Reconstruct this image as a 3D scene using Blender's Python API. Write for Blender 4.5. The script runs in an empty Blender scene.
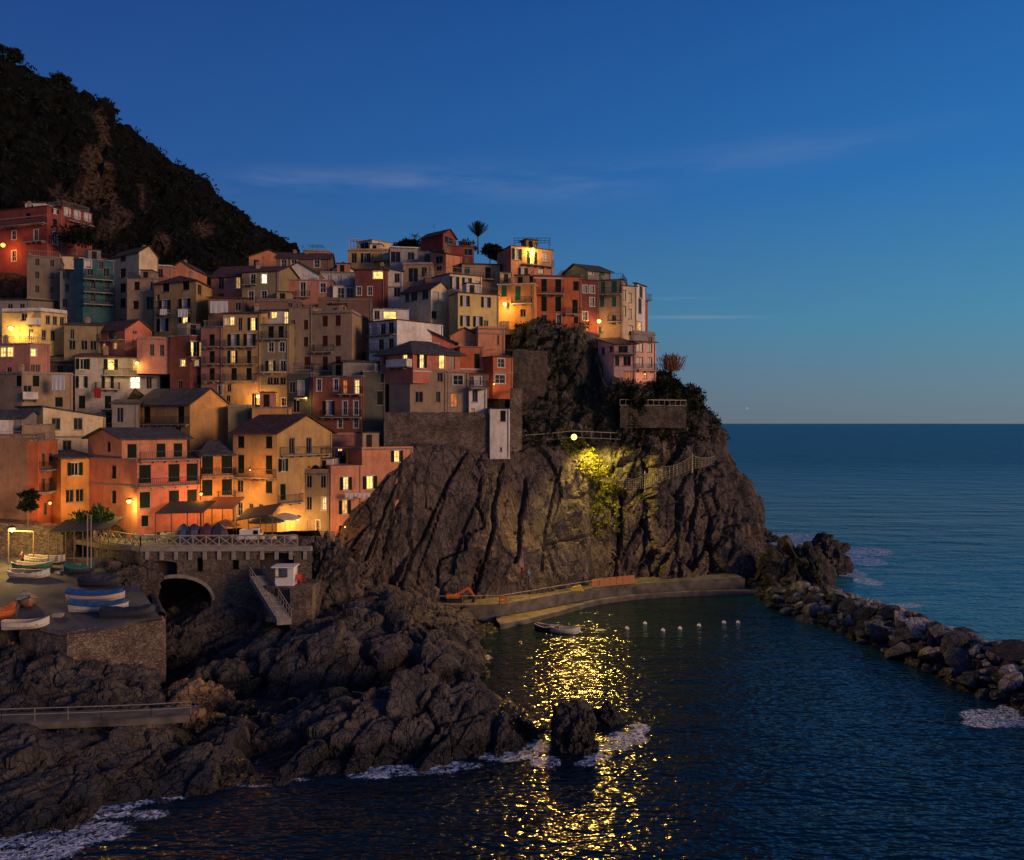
# view over a harbour village on a cliff at dusk
import bpy, math, random
import numpy as np
random.seed(7); RNG = np.random.default_rng(11)
sc = bpy.context.scene; COL = sc.collection
CX, HY, F, CH = 512.0, 423.0, 800.0, 24.0      # camera constants: a level view from 24 m above the sea
def P(x, y, Y): return np.array([(x-CX)*Y/F, Y, CH-(y-HY)*Y/F])
def PX(x, Y): return np.array([(x-CX)*Y/F, Y])
def W(x, y):                                   # point of the water surface
    return P(x, y, CH*F/(y-HY))

# ---------------------------------------------------------------- tags
def tag(o, label=None, cat=None, group=None, kind=None):
    if label: o['label'] = label
    if cat: o['category'] = cat
    if group: o['group'] = group
    if kind: o['kind'] = kind
    return o
def link(o, parent=None):
    COL.objects.link(o)
    if parent is not None: o.parent = parent
    return o
def empty(name, loc=(0,0,0), rz=0.0):
    o = bpy.data.objects.new(name, None); o.location = loc; o.rotation_euler = (0,0,rz)
    o.empty_display_size = .3
    return link(o)
def copy_tree(o, parent=None):
    c = o.copy(); link(c)
    if parent is not None: c.parent = parent
    for ch in [k for k in bpy.data.objects if k.parent == o]: copy_tree(ch, c)
    return c

# ---------------------------------------------------------------- mesh builder
class MB:
    def __init__(s): s.v = []; s.f = []
    def poly(s, pts):
        n = len(s.v); s.v += [tuple(map(float, p)) for p in pts]; s.f.append(list(range(n, n+len(pts)))); return s
    def box(s, lo, hi):
        x0,y0,z0 = lo; x1,y1,z1 = hi; n = len(s.v)
        s.v += [(x0,y0,z0),(x1,y0,z0),(x1,y1,z0),(x0,y1,z0),(x0,y0,z1),(x1,y0,z1),(x1,y1,z1),(x0,y1,z1)]
        s.f += [[n+a for a in q] for q in ((0,3,2,1),(4,5,6,7),(0,1,5,4),(1,2,6,5),(2,3,7,6),(3,0,4,7))]; return s
    def hexa(s, b, t):                          # bottom quad, top quad
        n = len(s.v); s.v += [tuple(map(float, p)) for p in list(b)+list(t)]
        s.f += [[n+a for a in q] for q in ((0,3,2,1),(4,5,6,7),(0,1,5,4),(1,2,6,5),(2,3,7,6),(3,0,4,7))]; return s
    def slab(s, O, e, nn, u0, u1, d0, d1, z0, z1):   # box in a face frame: e along, nn outward
        O = np.array(O[:2]); q = [O+e*a+nn*b for a, b in ((u0,d0),(u1,d0),(u1,d1),(u0,d1))]
        return s.hexa([(p[0],p[1],z0) for p in q], [(p[0],p[1],z1) for p in q])
    def bar(s, a, b, r, k=4, r2=None):
        a = np.array(a, float); b = np.array(b, float); d = b-a; L = np.linalg.norm(d)
        if L < 1e-6: return s
        d /= L; h = np.array([0,0,1.]) if abs(d[2]) < .9 else np.array([1.,0,0])
        x = np.cross(d, h); x /= np.linalg.norm(x); y = np.cross(d, x); n = len(s.v); r2 = r if r2 is None else r2
        for c, rr in ((a, r), (b, r2)):
            for i in range(k):
                t = 2*math.pi*(i+.5)/k; s.v.append(tuple(c+(x*math.cos(t)+y*math.sin(t))*rr))
        for i in range(k):
            j = (i+1) % k; s.f.append([n+i, n+j, n+k+j, n+k+i])
        s.f.append([n+i for i in range(k)][::-1]); s.f.append([n+k+i for i in range(k)]); return s
    def lathe(s, c, prof, k=12, sx=1, sy=1):
        n = len(s.v)
        for r, z in prof:
            for i in range(k):
                t = 2*math.pi*i/k; s.v.append((c[0]+r*sx*math.cos(t), c[1]+r*sy*math.sin(t), c[2]+z))
        for j in range(len(prof)-1):
            for i in range(k):
                a = n+j*k+i; b = n+j*k+(i+1) % k; s.f.append([a, b, b+k, a+k])
        return s
    def build(s, name, mat, parent=None, smooth=False):
        me = bpy.data.meshes.new(name); me.from_pydata(s.v, [], s.f); me.update()
        if smooth: me.polygons.foreach_set('use_smooth', [True]*len(me.polygons))
        o = bpy.data.objects.new(name, me); me.materials.append(mat); return link(o, parent)

def np_mesh(name, verts, faces, mat, parent=None, smooth=False, attrs=None):
    me = bpy.data.meshes.new(name); nv = len(verts); nf, k = faces.shape
    me.vertices.add(nv); me.vertices.foreach_set('co', np.ascontiguousarray(verts, np.float32).ravel())
    me.loops.add(nf*k); me.loops.foreach_set('vertex_index', np.ascontiguousarray(faces, np.int32).ravel())
    me.polygons.add(nf); me.polygons.foreach_set('loop_start', np.arange(0, nf*k, k, dtype=np.int32))
    me.update(calc_edges=True); me.validate()
    if attrs:
        for an, av in attrs.items():
            a = me.attributes.new(an, 'FLOAT', 'POINT'); a.data.foreach_set('value', np.ascontiguousarray(av, np.float32))
    me.polygons.foreach_set('use_smooth', [smooth]*nf)
    o = bpy.data.objects.new(name, me); me.materials.append(mat); return link(o, parent)

# ---------------------------------------------------------------- numpy noise
M32 = np.uint64(0xffffffff)
def hsh(a, b, c, s):
    n = (a.astype(np.int64)*374761393 + b.astype(np.int64)*668265263 + c.astype(np.int64)*1442695041 + s*974634777).astype(np.uint64) & M32
    n = ((n ^ (n >> np.uint64(13)))*np.uint64(1274126177)) & M32
    n = ((n ^ (n >> np.uint64(15)))*np.uint64(2246822519)) & M32
    return ((n ^ (n >> np.uint64(16))) & M32).astype(np.float64)/4294967296.0
def vn(p, s=0):
    i = np.floor(p); f = p-i; f = f*f*(3-2*f); i = i.astype(np.int64); r = 0
    for dx in (0,1):
        for dy in (0,1):
            for dz in (0,1):
                w = (f[...,0] if dx else 1-f[...,0])*(f[...,1] if dy else 1-f[...,1])*(f[...,2] if dz else 1-f[...,2])
                r = r + w*hsh(i[...,0]+dx, i[...,1]+dy, i[...,2]+dz, s)
    return r*2-1
def fbm(p, o=4, s=0, g=.5):
    r = 0; a = 1; t = 0
    for k in range(o): r = r+a*vn(p*2**k+k*17.3, s+k); t += a; a *= g
    return r/t
def wor(p, s=0):
    i = np.floor(p).astype(np.int64); f1 = np.full(p.shape[:-1], 9.); f2 = f1.copy(); r = np.zeros_like(f1); tl = np.zeros_like(f1)
    for dx in (-1,0,1):
        for dy in (-1,0,1):
            for dz in (-1,0,1):
                c = i+np.array([dx,dy,dz]); ax = [hsh(c[...,0],c[...,1],c[...,2],s+k) for k in range(4)]
                d = np.stack([c[...,k]+ax[k]-p[...,k] for k in range(3)], -1); D = np.sqrt((d**2).sum(-1))
                nr = D < f1; f2 = np.where(nr, f1, np.minimum(f2, D))
                sl = (d[...,0]*(ax[0]-.5)+d[...,1]*(ax[1]-.5)+d[...,2]*(ax[2]-.5))
                r = np.where(nr, ax[3], r); tl = np.where(nr, sl, tl); f1 = np.where(nr, D, f1)
    return f1, f2, r, tl

def crag(p, nrm, amp=1.0, scale=4.0, axis=(.35,.1,.93), stretch=2.6, s=0, crack=.5, fine=1.0):
    a = np.array(axis, float); a /= np.linalg.norm(a)
    w = p+np.stack([fbm(p/(scale*1.2), 3, s+50+k) for k in range(3)], -1)*scale*.13
    al = (w@a)[...,None]*a; q = (w-al)+al/stretch
    d = 0
    for sc_, am, cr in ((scale, 1.0, crack), (scale*.45, .55, crack*.8), (scale*.2, .27*fine, crack*.42*fine)):
        f1, f2, r, tl = wor(q/sc_, s); s += 9
        d = d+am*((r-.5)*.9+tl*2.1)-cr*np.exp(-((f2-f1)/.07)**2)
    d = d*amp+amp*.35*fbm(p/(scale*2.2), 4, s)+amp*.10*fine*fbm(p/.6, 3, s+4)
    return p+nrm*d[...,None]

def cr_interp(A, n_per):     # catmull-rom along axis 0 of A (k, ..., 3); n_per[k-1] cells each
    k = len(A); out = []
    for i in range(k-1):
        p0 = A[max(i-1,0)]; p1 = A[i]; p2 = A[i+1]; p3 = A[min(i+2,k-1)]
        n = n_per[i]
        for j in range(n):
            t = j/n; m1 = (p2-p0)*.35; m2 = (p3-p1)*.35
            h = (2*t**3-3*t**2+1)*p1+(t**3-2*t**2+t)*m1+(-2*t**3+3*t**2)*p2+(t**3-t**2)*m2
            out.append(h)
    out.append(A[-1]); return np.array(out)
def loft_grid(st, res):
    A = np.array([[np.array(q, float) for q in s] for s in st])      # stations x controls x 3
    nu = [max(1, int(np.median(np.linalg.norm(A[i+1]-A[i], axis=-1))/res+.5)) for i in range(len(A)-1)]
    B = cr_interp(A, nu); B = np.swapaxes(B, 0, 1)
    nv = [max(1, int(np.percentile(np.linalg.norm(B[i+1]-B[i], axis=-1), 70)/res+.5)) for i in range(len(B)-1)]
    return np.swapaxes(cr_interp(B, nv), 0, 1)                       # cols x rows x 3
def grid_normals(G):
    du = np.gradient(G, axis=0); dv = np.gradient(G, axis=1); n = np.cross(du, dv)
    return n/(np.linalg.norm(n, axis=-1, keepdims=True)+1e-9)
def grid_faces(a, b):
    i, j = np.meshgrid(np.arange(a-1), np.arange(b-1), indexing='ij'); q = (i*b+j).ravel()
    return np.stack([q, q+b, q+b+1, q+1], -1)
def grid_obj(name, G, mat, kind='structure', smooth=False, attrs=None):
    o = np_mesh(name, G.reshape(-1,3), grid_faces(*G.shape[:2]), mat, smooth=smooth, attrs=attrs)
    if kind: o['kind'] = kind
    return o

# ---------------------------------------------------------------- materials
def newmat(name):
    m = bpy.data.materials.new(name); m.use_nodes = True; nt = m.node_tree; nt.nodes.clear()
    out = nt.nodes.new('ShaderNodeOutputMaterial'); b = nt.nodes.new('ShaderNodeBsdfPrincipled')
    nt.links.new(b.outputs[0], out.inputs[0]); return m, nt, b
def nd(nt, t, **k):
    n = nt.nodes.new(t)
    for a, v in k.items():
        if a in n.inputs.keys(): n.inputs[a].default_value = v
        else: setattr(n, a, v)
    return n
def ramp(nt, src, stops):
    r = nd(nt, 'ShaderNodeValToRGB'); e = r.color_ramp.elements
    while len(e) < len(stops): e.new(.5)
    for x, (p_, c) in zip(e, stops): x.position = p_; x.color = (*c, 1) if len(c) == 3 else c
    nt.links.new(src, r.inputs[0]); return r
def noise(nt, scale, detail=4, rough=.55, vec=None, **k):
    n = nd(nt, 'ShaderNodeTexNoise'); n.inputs['Scale'].default_value = scale; n.inputs['Detail'].default_value = detail; n.inputs['Roughness'].default_value = rough
    if vec is not None: nt.links.new(vec, n.inputs['Vector'])
    return n
def geo(nt): return nd(nt, 'ShaderNodeNewGeometry').outputs['Position']
def bump(nt, b, h, st, dist):
    bp = nd(nt, 'ShaderNodeBump'); bp.inputs['Strength'].default_value = st; bp.inputs['Distance'].default_value = dist
    nt.links.new(h, bp.inputs['Height']); nt.links.new(bp.outputs[0], b.inputs['Normal']); return bp
def mixc(nt, f, a, b, mode='MIX'):
    m = nd(nt, 'ShaderNodeMix', data_type='RGBA', blend_type=mode)
    for s, v in ((0, f), (6, a), (7, b)):
        if hasattr(v, 'links'): nt.links.new(v, m.inputs[s])
        else: m.inputs[s].default_value = v if s == 0 else (*v, 1)
    return m.outputs[2]
def scl(c, k): return tuple(x*k for x in c)

_mc = {}
def flat(name, c, rough=.7, metal=0, var=.18, sc_=6):
    if name in _mc: return _mc[name]
    m, nt, b = newmat(name); g = geo(nt); n = noise(nt, sc_, 4, vec=g)
    r = ramp(nt, n.outputs[0], [(.3, scl(c, 1-var)), (.7, scl(c, 1+var))]); nt.links.new(r.outputs[0], b.inputs['Base Color'])
    b.inputs['Roughness'].default_value = rough; b.inputs['Metallic'].default_value = metal
    _mc[name] = m; return m
PAL = dict(pink=(.56,.17,.105), salmon=(.60,.24,.12), red=(.27,.045,.03), dred=(.17,.04,.03), orange=(.60,.25,.065), ochre=(.50,.30,.11),
    cream=(.70,.53,.31), tan=(.35,.235,.145), grey=(.25,.22,.19), white=(.68,.61,.54), brown=(.19,.10,.068), lav=(.33,.29,.285), teal=(.03,.11,.12),
    yellow=(.72,.50,.18), rose=(.42,.175,.125), stone=(.20,.15,.11), olive=(.29,.22,.11), redor=(.46,.115,.04), brick=(.23,.07,.045), lpink=(.76,.42,.34), dgreen=(.085,.085,.065), amber=(.50,.26,.085))
def plaster(cn):
    k = 'plaster_'+cn
    if k in _mc: return _mc[k]
    c = PAL[cn]; m, nt, b = newmat(k); g = geo(nt)
    n1 = noise(nt, .55, 6, .65, g)
    mp = nd(nt, 'ShaderNodeMapping'); mp.inputs['Scale'].default_value = (2.2, 2.2, .35); nt.links.new(g, mp.inputs[0])
    n2 = noise(nt, 1.0, 5, .7, mp.outputs[0]); n3 = noise(nt, 9, 3, .6, g)
    a = ramp(nt, n1.outputs[0], [(.3, scl(c, .72)), (.5, c), (.72, tuple(min(.8, x*1.16+.015) for x in c))])
    s_ = ramp(nt, n2.outputs[0], [(.36, (.5,.46,.42)), (.52, (1,1,1))])          # rain streaks and old damp
    x = mixc(nt, .38, a.outputs[0], s_.outputs[0], 'MULTIPLY')
    s3 = ramp(nt, n3.outputs[0], [(.3, (.84,.84,.84)), (.6, (1,1,1))]); x = mixc(nt, .7, x, s3.outputs[0], 'MULTIPLY')
    n4 = noise(nt, .8, 7, .75, g); pm = ramp(nt, n4.outputs[0], [(.57, (0,0,0)), (.60, (.75,)*3)]); x = mixc(nt, pm.outputs[0], x, tuple(v*.55+.05 for v in c))     # patches where the render has come off
    nt.links.new(x, b.inputs['Base Color']); b.inputs['Roughness'].default_value = .9
    bump(nt, b, n3.outputs[0], .3, .03); _mc[k] = m; return m
def masonry(name, c1, c2, scale=1.6, flatz=1.5):
    if name in _mc: return _mc[name]
    m, nt, b = newmat(name); g = geo(nt); mp = nd(nt, 'ShaderNodeMapping'); mp.inputs['Scale'].default_value = (1,1,flatz); nt.links.new(g, mp.inputs[0])
    dn = noise(nt, 1.1, 3, .6, g); av = nd(nt, 'ShaderNodeVectorMath', operation='MULTIPLY_ADD'); nt.links.new(dn.outputs['Color'], av.inputs[0]); av.inputs[1].default_value = (.5,.5,.5); nt.links.new(mp.outputs[0], av.inputs[2]); mp = av
    v = nd(nt, 'ShaderNodeTexVoronoi'); v.inputs['Scale'].default_value = scale; nt.links.new(mp.outputs[0], v.inputs['Vector'])
    ve = nd(nt, 'ShaderNodeTexVoronoi', feature='DISTANCE_TO_EDGE'); ve.inputs['Scale'].default_value = scale; nt.links.new(mp.outputs[0], ve.inputs['Vector'])
    n = noise(nt, .5, 6, .65, g); n2 = noise(nt, 8, 3, .6, g)
    sp = nd(nt, 'ShaderNodeSeparateColor'); nt.links.new(v.outputs['Color'], sp.inputs[0])
    a = ramp(nt, sp.outputs[0], [(0, c1), (1, c2)]); e = ramp(nt, ve.outputs[0], [(.02, (.3,.3,.3)), (.09, (1,1,1))])
    x = mixc(nt, .9, a.outputs[0], e.outputs[0], 'MULTIPLY'); s_ = ramp(nt, n.outputs[0], [(.35, (.45,.42,.4)), (.6, (1.1,1.05,1.0))])
    x = mixc(nt, .9, x, s_.outputs[0], 'MULTIPLY'); nt.links.new(x, b.inputs['Base Color']); b.inputs['Roughness'].default_value = .95
    ad = nd(nt, 'ShaderNodeMath', operation='MULTIPLY_ADD'); nt.links.new(e.outputs[0], ad.inputs[0]); ad.inputs[1].default_value = 1; nt.links.new(n2.outputs[0], ad.inputs[2])
    bump(nt, b, ad.outputs[0], .7, .12); _mc[name] = m; return m
def rooftile(name, c):
    if name in _mc: return _mc[name]
    m, nt, b = newmat(name); g = geo(nt); n = noise(nt, 3.5, 5, .7, g); n2 = noise(nt, .5, 3, .6, g)
    v = nd(nt, 'ShaderNodeTexVoronoi'); v.inputs['Scale'].default_value = 3.2; nt.links.new(g, v.inputs['Vector'])
    sp = nd(nt, 'ShaderNodeSeparateColor'); nt.links.new(v.outputs['Color'], sp.inputs[0])
    a = ramp(nt, sp.outputs[0], [(0, scl(c,.6)), (.7, c), (1, scl(c,1.5))]); s_ = ramp(nt, n2.outputs[0], [(.35,(.55,.55,.55)),(.65,(1,1,1))])
    x = mixc(nt, .9, a.outputs[0], s_.outputs[0], 'MULTIPLY'); nt.links.new(x, b.inputs['Base Color']); b.inputs['Roughness'].default_value = .9
    w = nd(nt, 'ShaderNodeTexWave', wave_type='BANDS', bands_direction='DIAGONAL'); w.inputs['Scale'].default_value = 1.3; nt.links.new(g, w.inputs['Vector'])
    bump(nt, b, w.outputs[0], .5, .06); _mc[name] = m; return m
def rock(name, c1, c2, c3, wet=True, axis=(.35,0,.93), moss=None):
    m, nt, b = newmat(name); g = geo(nt)
    mp = nd(nt, 'ShaderNodeMapping'); mp.inputs['Rotation'].default_value = (0, math.atan2(axis[0], axis[2]), 0); nt.links.new(g, mp.inputs[0])
    mp2 = nd(nt, 'ShaderNodeMapping'); mp2.inputs['Scale'].default_value = (1,1,.22); nt.links.new(mp.outputs[0], mp2.inputs[0])
    n1 = noise(nt, .25, 6, .65, g); n2 = noise(nt, 1.0, 8, .75, mp2.outputs[0]); n3 = noise(nt, 5, 6, .7, g)
    a = ramp(nt, n1.outputs[0], [(.3, c1), (.5, c2), (.7, c3)])
    s2 = ramp(nt, n2.outputs[0], [(.32, (.35,.34,.36)), (.5, (.9,.9,.9)), (.7, (1.3,1.25,1.2))]); x = mixc(nt, .9, a.outputs[0], s2.outputs[0], 'MULTIPLY')
    s3 = ramp(nt, n3.outputs[0], [(.35, (.6,.6,.6)), (.6, (1.1,1.1,1.1))]); x = mixc(nt, .8, x, s3.outputs[0], 'MULTIPLY')
    if moss:
        at = nd(nt, 'ShaderNodeAttribute', attribute_name='moss'); nm = noise(nt, .9, 5, .7, g)
        mm = nd(nt, 'ShaderNodeMath', operation='MULTIPLY'); nt.links.new(at.outputs['Fac'], mm.inputs[0]); rr = ramp(nt, nm.outputs[0], [(.42,(0,0,0)),(.52,(1,1,1))]); nt.links.new(rr.outputs[0], mm.inputs[1])
        x = mixc(nt, mm.outputs[0], x, moss)
    if wet:
        sx = nd(nt, 'ShaderNodeSeparateXYZ'); nt.links.new(g, sx.inputs[0]); ad = nd(nt, 'ShaderNodeMath', operation='MULTIPLY_ADD'); nt.links.new(n1.outputs[0], ad.inputs[0]); ad.inputs[1].default_value = -2.2; nt.links.new(sx.outputs[2], ad.inputs[2])
        rw = ramp(nt, ad.outputs[0], [(0, (.28,.30,.34)), (.6, (1,1,1))]); x = mixc(nt, 1.0, x, rw.outputs[0], 'MULTIPLY')
        rr2 = ramp(nt, ad.outputs[0], [(0, (.35,)*3), (.6, (.9,)*3)]); nt.links.new(rr2.outputs[0], b.inputs['Roughness'])
    else: b.inputs['Roughness'].default_value = .92
    b.inputs['Specular IOR Level'].default_value = .5 if wet else .05
    nt.links.new(x, b.inputs['Base Color'])
    ad = nd(nt, 'ShaderNodeMath', operation='MULTIPLY_ADD'); nt.links.new(n2.outputs[0], ad.inputs[0]); ad.inputs[1].default_value = 1.4; nt.links.new(n3.outputs[0], ad.inputs[2])
    # fracture lines: thin joints at two sizes, warped and drawn out along the strata
    hs = ad.outputs[0]; dn = noise(nt, .5, 4, .6, g); mp3 = nd(nt, 'ShaderNodeMapping'); mp3.inputs['Scale'].default_value = (1,1,.45); nt.links.new(mp.outputs[0], mp3.inputs[0])
    av = nd(nt, 'ShaderNodeVectorMath', operation='MULTIPLY_ADD'); nt.links.new(dn.outputs['Color'], av.inputs[0]); av.inputs[1].default_value = (1.6,1.6,1.6); nt.links.new(mp3.outputs[0], av.inputs[2])
    for vs, wd in ((.42, .03), (1.25, .05)):
        ve = nd(nt, 'ShaderNodeTexVoronoi', feature='DISTANCE_TO_EDGE'); ve.inputs['Scale'].default_value = vs; nt.links.new(av.outputs[0], ve.inputs['Vector'])
        er = ramp(nt, ve.outputs[0], [(0, (.22,)*3), (wd, (1,)*3)]); x = mixc(nt, .75, x, er.outputs[0], 'MULTIPLY')
        a_ = nd(nt, 'ShaderNodeMath', operation='MULTIPLY_ADD'); nt.links.new(er.outputs[0], a_.inputs[0]); a_.inputs[1].default_value = .9; nt.links.new(hs, a_.inputs[2]); hs = a_.outputs[0]
        vc = nd(nt, 'ShaderNodeTexVoronoi'); vc.inputs['Scale'].default_value = vs; nt.links.new(av.outputs[0], vc.inputs['Vector']); sp_ = nd(nt, 'ShaderNodeSeparateColor'); nt.links.new(vc.outputs['Color'], sp_.inputs[0])
        tone = ramp(nt, sp_.outputs[0], [(0, (.72,.72,.74)), (1, (1.25,1.2,1.15))]); x = mixc(nt, .7, x, tone.outputs[0], 'MULTIPLY')
    nt.links.new(x, b.inputs['Base Color'])
    bump(nt, b, hs, .9, .28); return m
def leafmat(name, c1, c2):
    m, nt, b = newmat(name); g = geo(nt); n = noise(nt, 1.1, 4, .7, g); r = ramp(nt, n.outputs[0], [(.35, c1), (.65, c2)])
    nt.links.new(r.outputs[0], b.inputs['Base Color']); b.inputs['Roughness'].default_value = .7; b.inputs['Specular IOR Level'].default_value = .08; return m
def emit(name, c, s, var=True):
    if name in _mc: return _mc[name]
    m, nt, b = newmat(name); b.inputs['Base Color'].default_value = (.1,.08,.05,1); b.inputs['Emission Strength'].default_value = s
    if var:
        n = noise(nt, 2.2, 3, .6, geo(nt)); r = ramp(nt, n.outputs[0], [(.35, scl(c,.35)), (.6, c)]); nt.links.new(r.outputs[0], b.inputs['Emission Color'])
    else: b.inputs['Emission Color'].default_value = (*c, 1)
    _mc[name] = m; return m
ROCK = rock('cliff_rock', (.080,.064,.055), (.140,.109,.092), (.205,.155,.125), moss=(.028,.035,.018))
ROCKD = rock('dark_shore_rock', (.050,.044,.042), (.105,.091,.083), (.18,.15,.13))
ROCKY = rock('warm_lit_shore_rock', (.16,.105,.06), (.30,.19,.10), (.40,.26,.14))  # shore rock with the warm orange light on it put into its colour
GLASS = flat('window_glass', (.008,.009,.012), .2, 0, .3, 3); GLASS.node_tree.nodes['Principled BSDF'].inputs['Specular IOR Level'].default_value = .25
CURT = flat('pale_curtain', (.50,.46,.42), .8, 0, .2, 5)
LIT = emit('lit_window', (1.0,.56,.13), 2.3)
LITO = emit('lit_window_orange', (1.0,.26,.05), .55)
LITW = emit('lit_window_white', (1.0,.88,.55), 2.2)
SHUT = dict(g=flat('shutter_dark_green', (.007,.014,.011), .6), r=flat('shutter_red_brown', (.07,.018,.014), .6), b=flat('shutter_brown', (.022,.012,.009), .6), v=flat('shutter_bright_green', (.02,.13,.07), .6), w=flat('shutter_pale', (.42,.4,.37), .6))
for m_ in SHUT.values(): m_.node_tree.nodes['Principled BSDF'].inputs['Specular IOR Level'].default_value = .08
LITS = [LIT, emit('lit_window_dim', (1.0,.48,.10), 1.1), emit('lit_window_soft', (1.0,.55,.16), .55), emit('lit_window_warm', (1.0,.62,.2), 1.7)]
TRIM = flat('pale_trim', (.50,.45,.40), .8); TRIMD = flat('dull_trim', (.26,.2,.16), .8)
IRON = flat('black_iron', (.02,.02,.022), .5); CONC = flat('concrete', (.26,.23,.20), .9, 0, .3, 2); WOOD = flat('worn_timber', (.13,.085,.05), .8)
WHITE = flat('white_paint', (.66,.63,.6), .6, 0, .1); RUST = flat('rail_metal', (.30,.25,.19), .6)
TILE = rooftile('dark_red_roof', (.10,.042,.034)); TILEG = rooftile('grey_slate_roof', (.075,.068,.068)); TILEP = rooftile('pale_terrace', (.25,.22,.21))
SUN_EL = 2.0; SUN_ROT = 125.0; SUN_E = 1.65; SUN_DIR = (-.82,.56,-.17); GLOW = (.10,.045,.03); EXPO = 0.12
# ================================================================ HOUSES
CTRL = []        # ground control points (x, y, z) gathered from the houses
def facewall(mb, A, B, z0, z1, rects, dep=.22):
    e = B-A; L = np.linalg.norm(e); e = e/L
    us = sorted({0, L, *[r[0] for r in rects], *[r[1] for r in rects]}); zs = sorted({z0, z1, *[r[2] for r in rects], *[r[3] for r in rects]})
    p = lambda u, z, d=0: (A[0]+e[0]*u+e[1]*d, A[1]+e[1]*u-e[0]*d, z)
    for i in range(len(us)-1):
        zc = None
        for j in range(len(zs)-1):
            um = (us[i]+us[i+1])/2; zm = (zs[j]+zs[j+1])/2
            hole = any(r[0] < um < r[1] and r[2] < zm < r[3] for r in rects)
            if not hole and zc is None: zc = zs[j]
            if hole and zc is not None: mb.poly([p(us[i],zc), p(us[i+1],zc), p(us[i+1],zs[j]), p(us[i],zs[j])]); zc = None
        if zc is not None: mb.poly([p(us[i],zc), p(us[i+1],zc), p(us[i+1],z1), p(us[i],z1)])
    for u0, u1, a, b in rects:
        q = [(u0,a),(u1,a),(u1,b),(u0,b)]
        for k in range(4):
            (ua,za), (ub,zb) = q[k], q[(k+1) % 4]; mb.poly([p(ua,za), p(ub,zb), p(ub,zb,-dep), p(ua,za,-dep)])
def rail(mb, pts, h=1.0, step=.28, r=.022, cross=False, mid=True):
    for a, b in zip(pts[:-1], pts[1:]):
        a = np.array(a, float); b = np.array(b, float); up = np.array([0,0,h])
        mb.bar(a+up, b+up, r*1.5)
        if mid: mb.bar(a+up*.12, b+up*.12, r)
        n = max(1, int(np.linalg.norm(b-a)/step+.5))
        for i in range(n+1):
            q = a+(b-a)*i/n; mb.bar(q, q+up, r)
            if cross and i < n:
                q2 = a+(b-a)*(i+1)/n; mb.bar(q+up*.08, q2+up*.95, r*.8); mb.bar(q2+up*.08, q+up*.95, r*.8)
def do_window(par, A, e, n, u, zc, w, h, ty, sh):
    # e: along the face, n: outward; builds window > pane, shutter
    slab = lambda m, u0, u1, d0, d1, z0, z1: m.slab(A, e, n, u0, u1, d0, d1, z0, z1)
    u0, u1, z0, z1 = u-w/2, u+w/2, zc-h/2, zc+h/2; m = MB(); t = .09
    isdoor = h > 1.75
    if ty in 'dlowyWk':
        for a, b, c, d in ((u0-.13,u1+.13,z1,z1+.13), (u0-.16,u1+.16,z0-.11,z0), (u0-.13,u0,z0,z1), (u1,u1+.13,z0,z1)): slab(m, a, b, -.02, .04 if d > z0 else .10, c, d)
        mat = TRIM
    else:
        slab(m, u0-.1, u1+.1, -.02, .08, z0-.09, z0); slab(m, u0-.06, u1+.06, -.02, .03, z1, z1+.07); mat = TRIMD
    s_ = .055                                                   # sash
    for a, b, c, d in ((u0,u1,z1-s_,z1), (u0,u1,z0,z0+s_), (u0,u0+s_,z0+s_,z1-s_), (u1-s_,u1,z0+s_,z1-s_), (u-s_/2,u+s_/2,z0+s_,z1-s_)): slab(m, a, b, -.17, -.12, c, d)
    if ty in 'lyWd': slab(m, u0+s_, u-s_/2, -.168, -.125, zc-.02, zc+.02); slab(m, u+s_/2, u1-s_, -.168, -.125, zc-.02, zc+.02)
    wo = m.build('door' if isdoor else 'window', mat, par)
    lt_ = LITS[int(abs(u*7.3+zc*3.1+A[0]))%4]; pm = {'l':lt_,'y':lt_,'q':LITO,'W':LITW,'w':CURT,'k':CURT}.get(ty, GLASS)
    if ty != 'c':
        pz = MB(); O = np.array(A)
        q = [(O+e*a-n*.15) for a in (u0,u1)]; pz.poly([(*q[0],z0), (*q[1],z0), (*q[1],z1), (*q[0],z1)]).build('pane', pm, wo)
    if ty == 'c':
        for a, b in ((u0,u-.01), (u+.01,u1)):
            m = MB(); slab(m, a, b, -.11, -.06, z0, z1); k = max(3, int(h/.22))
            for i in range(k): zz = z0+.06+(h-.12)*i/k; slab(m, a+.05, b-.05, -.062, -.035, zz, zz+.06)
            m.build('shutter', SHUT[sh], wo)
    if ty in 'owy':
        for a, b in ((u0-w*.52-.04,u0-.03), (u1+.03,u1+w*.52+.04)):
            m = MB(); slab(m, a, b, .045, .09, z0, z1); k = max(3, int(h/.22))
            for i in range(k): zz = z0+.06+(h-.12)*i/k; slab(m, a+.05, b-.05, .088, .108, zz, zz+.06)
            m.build('shutter', SHUT[sh], wo)
    return wo
NH = [0]
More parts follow.
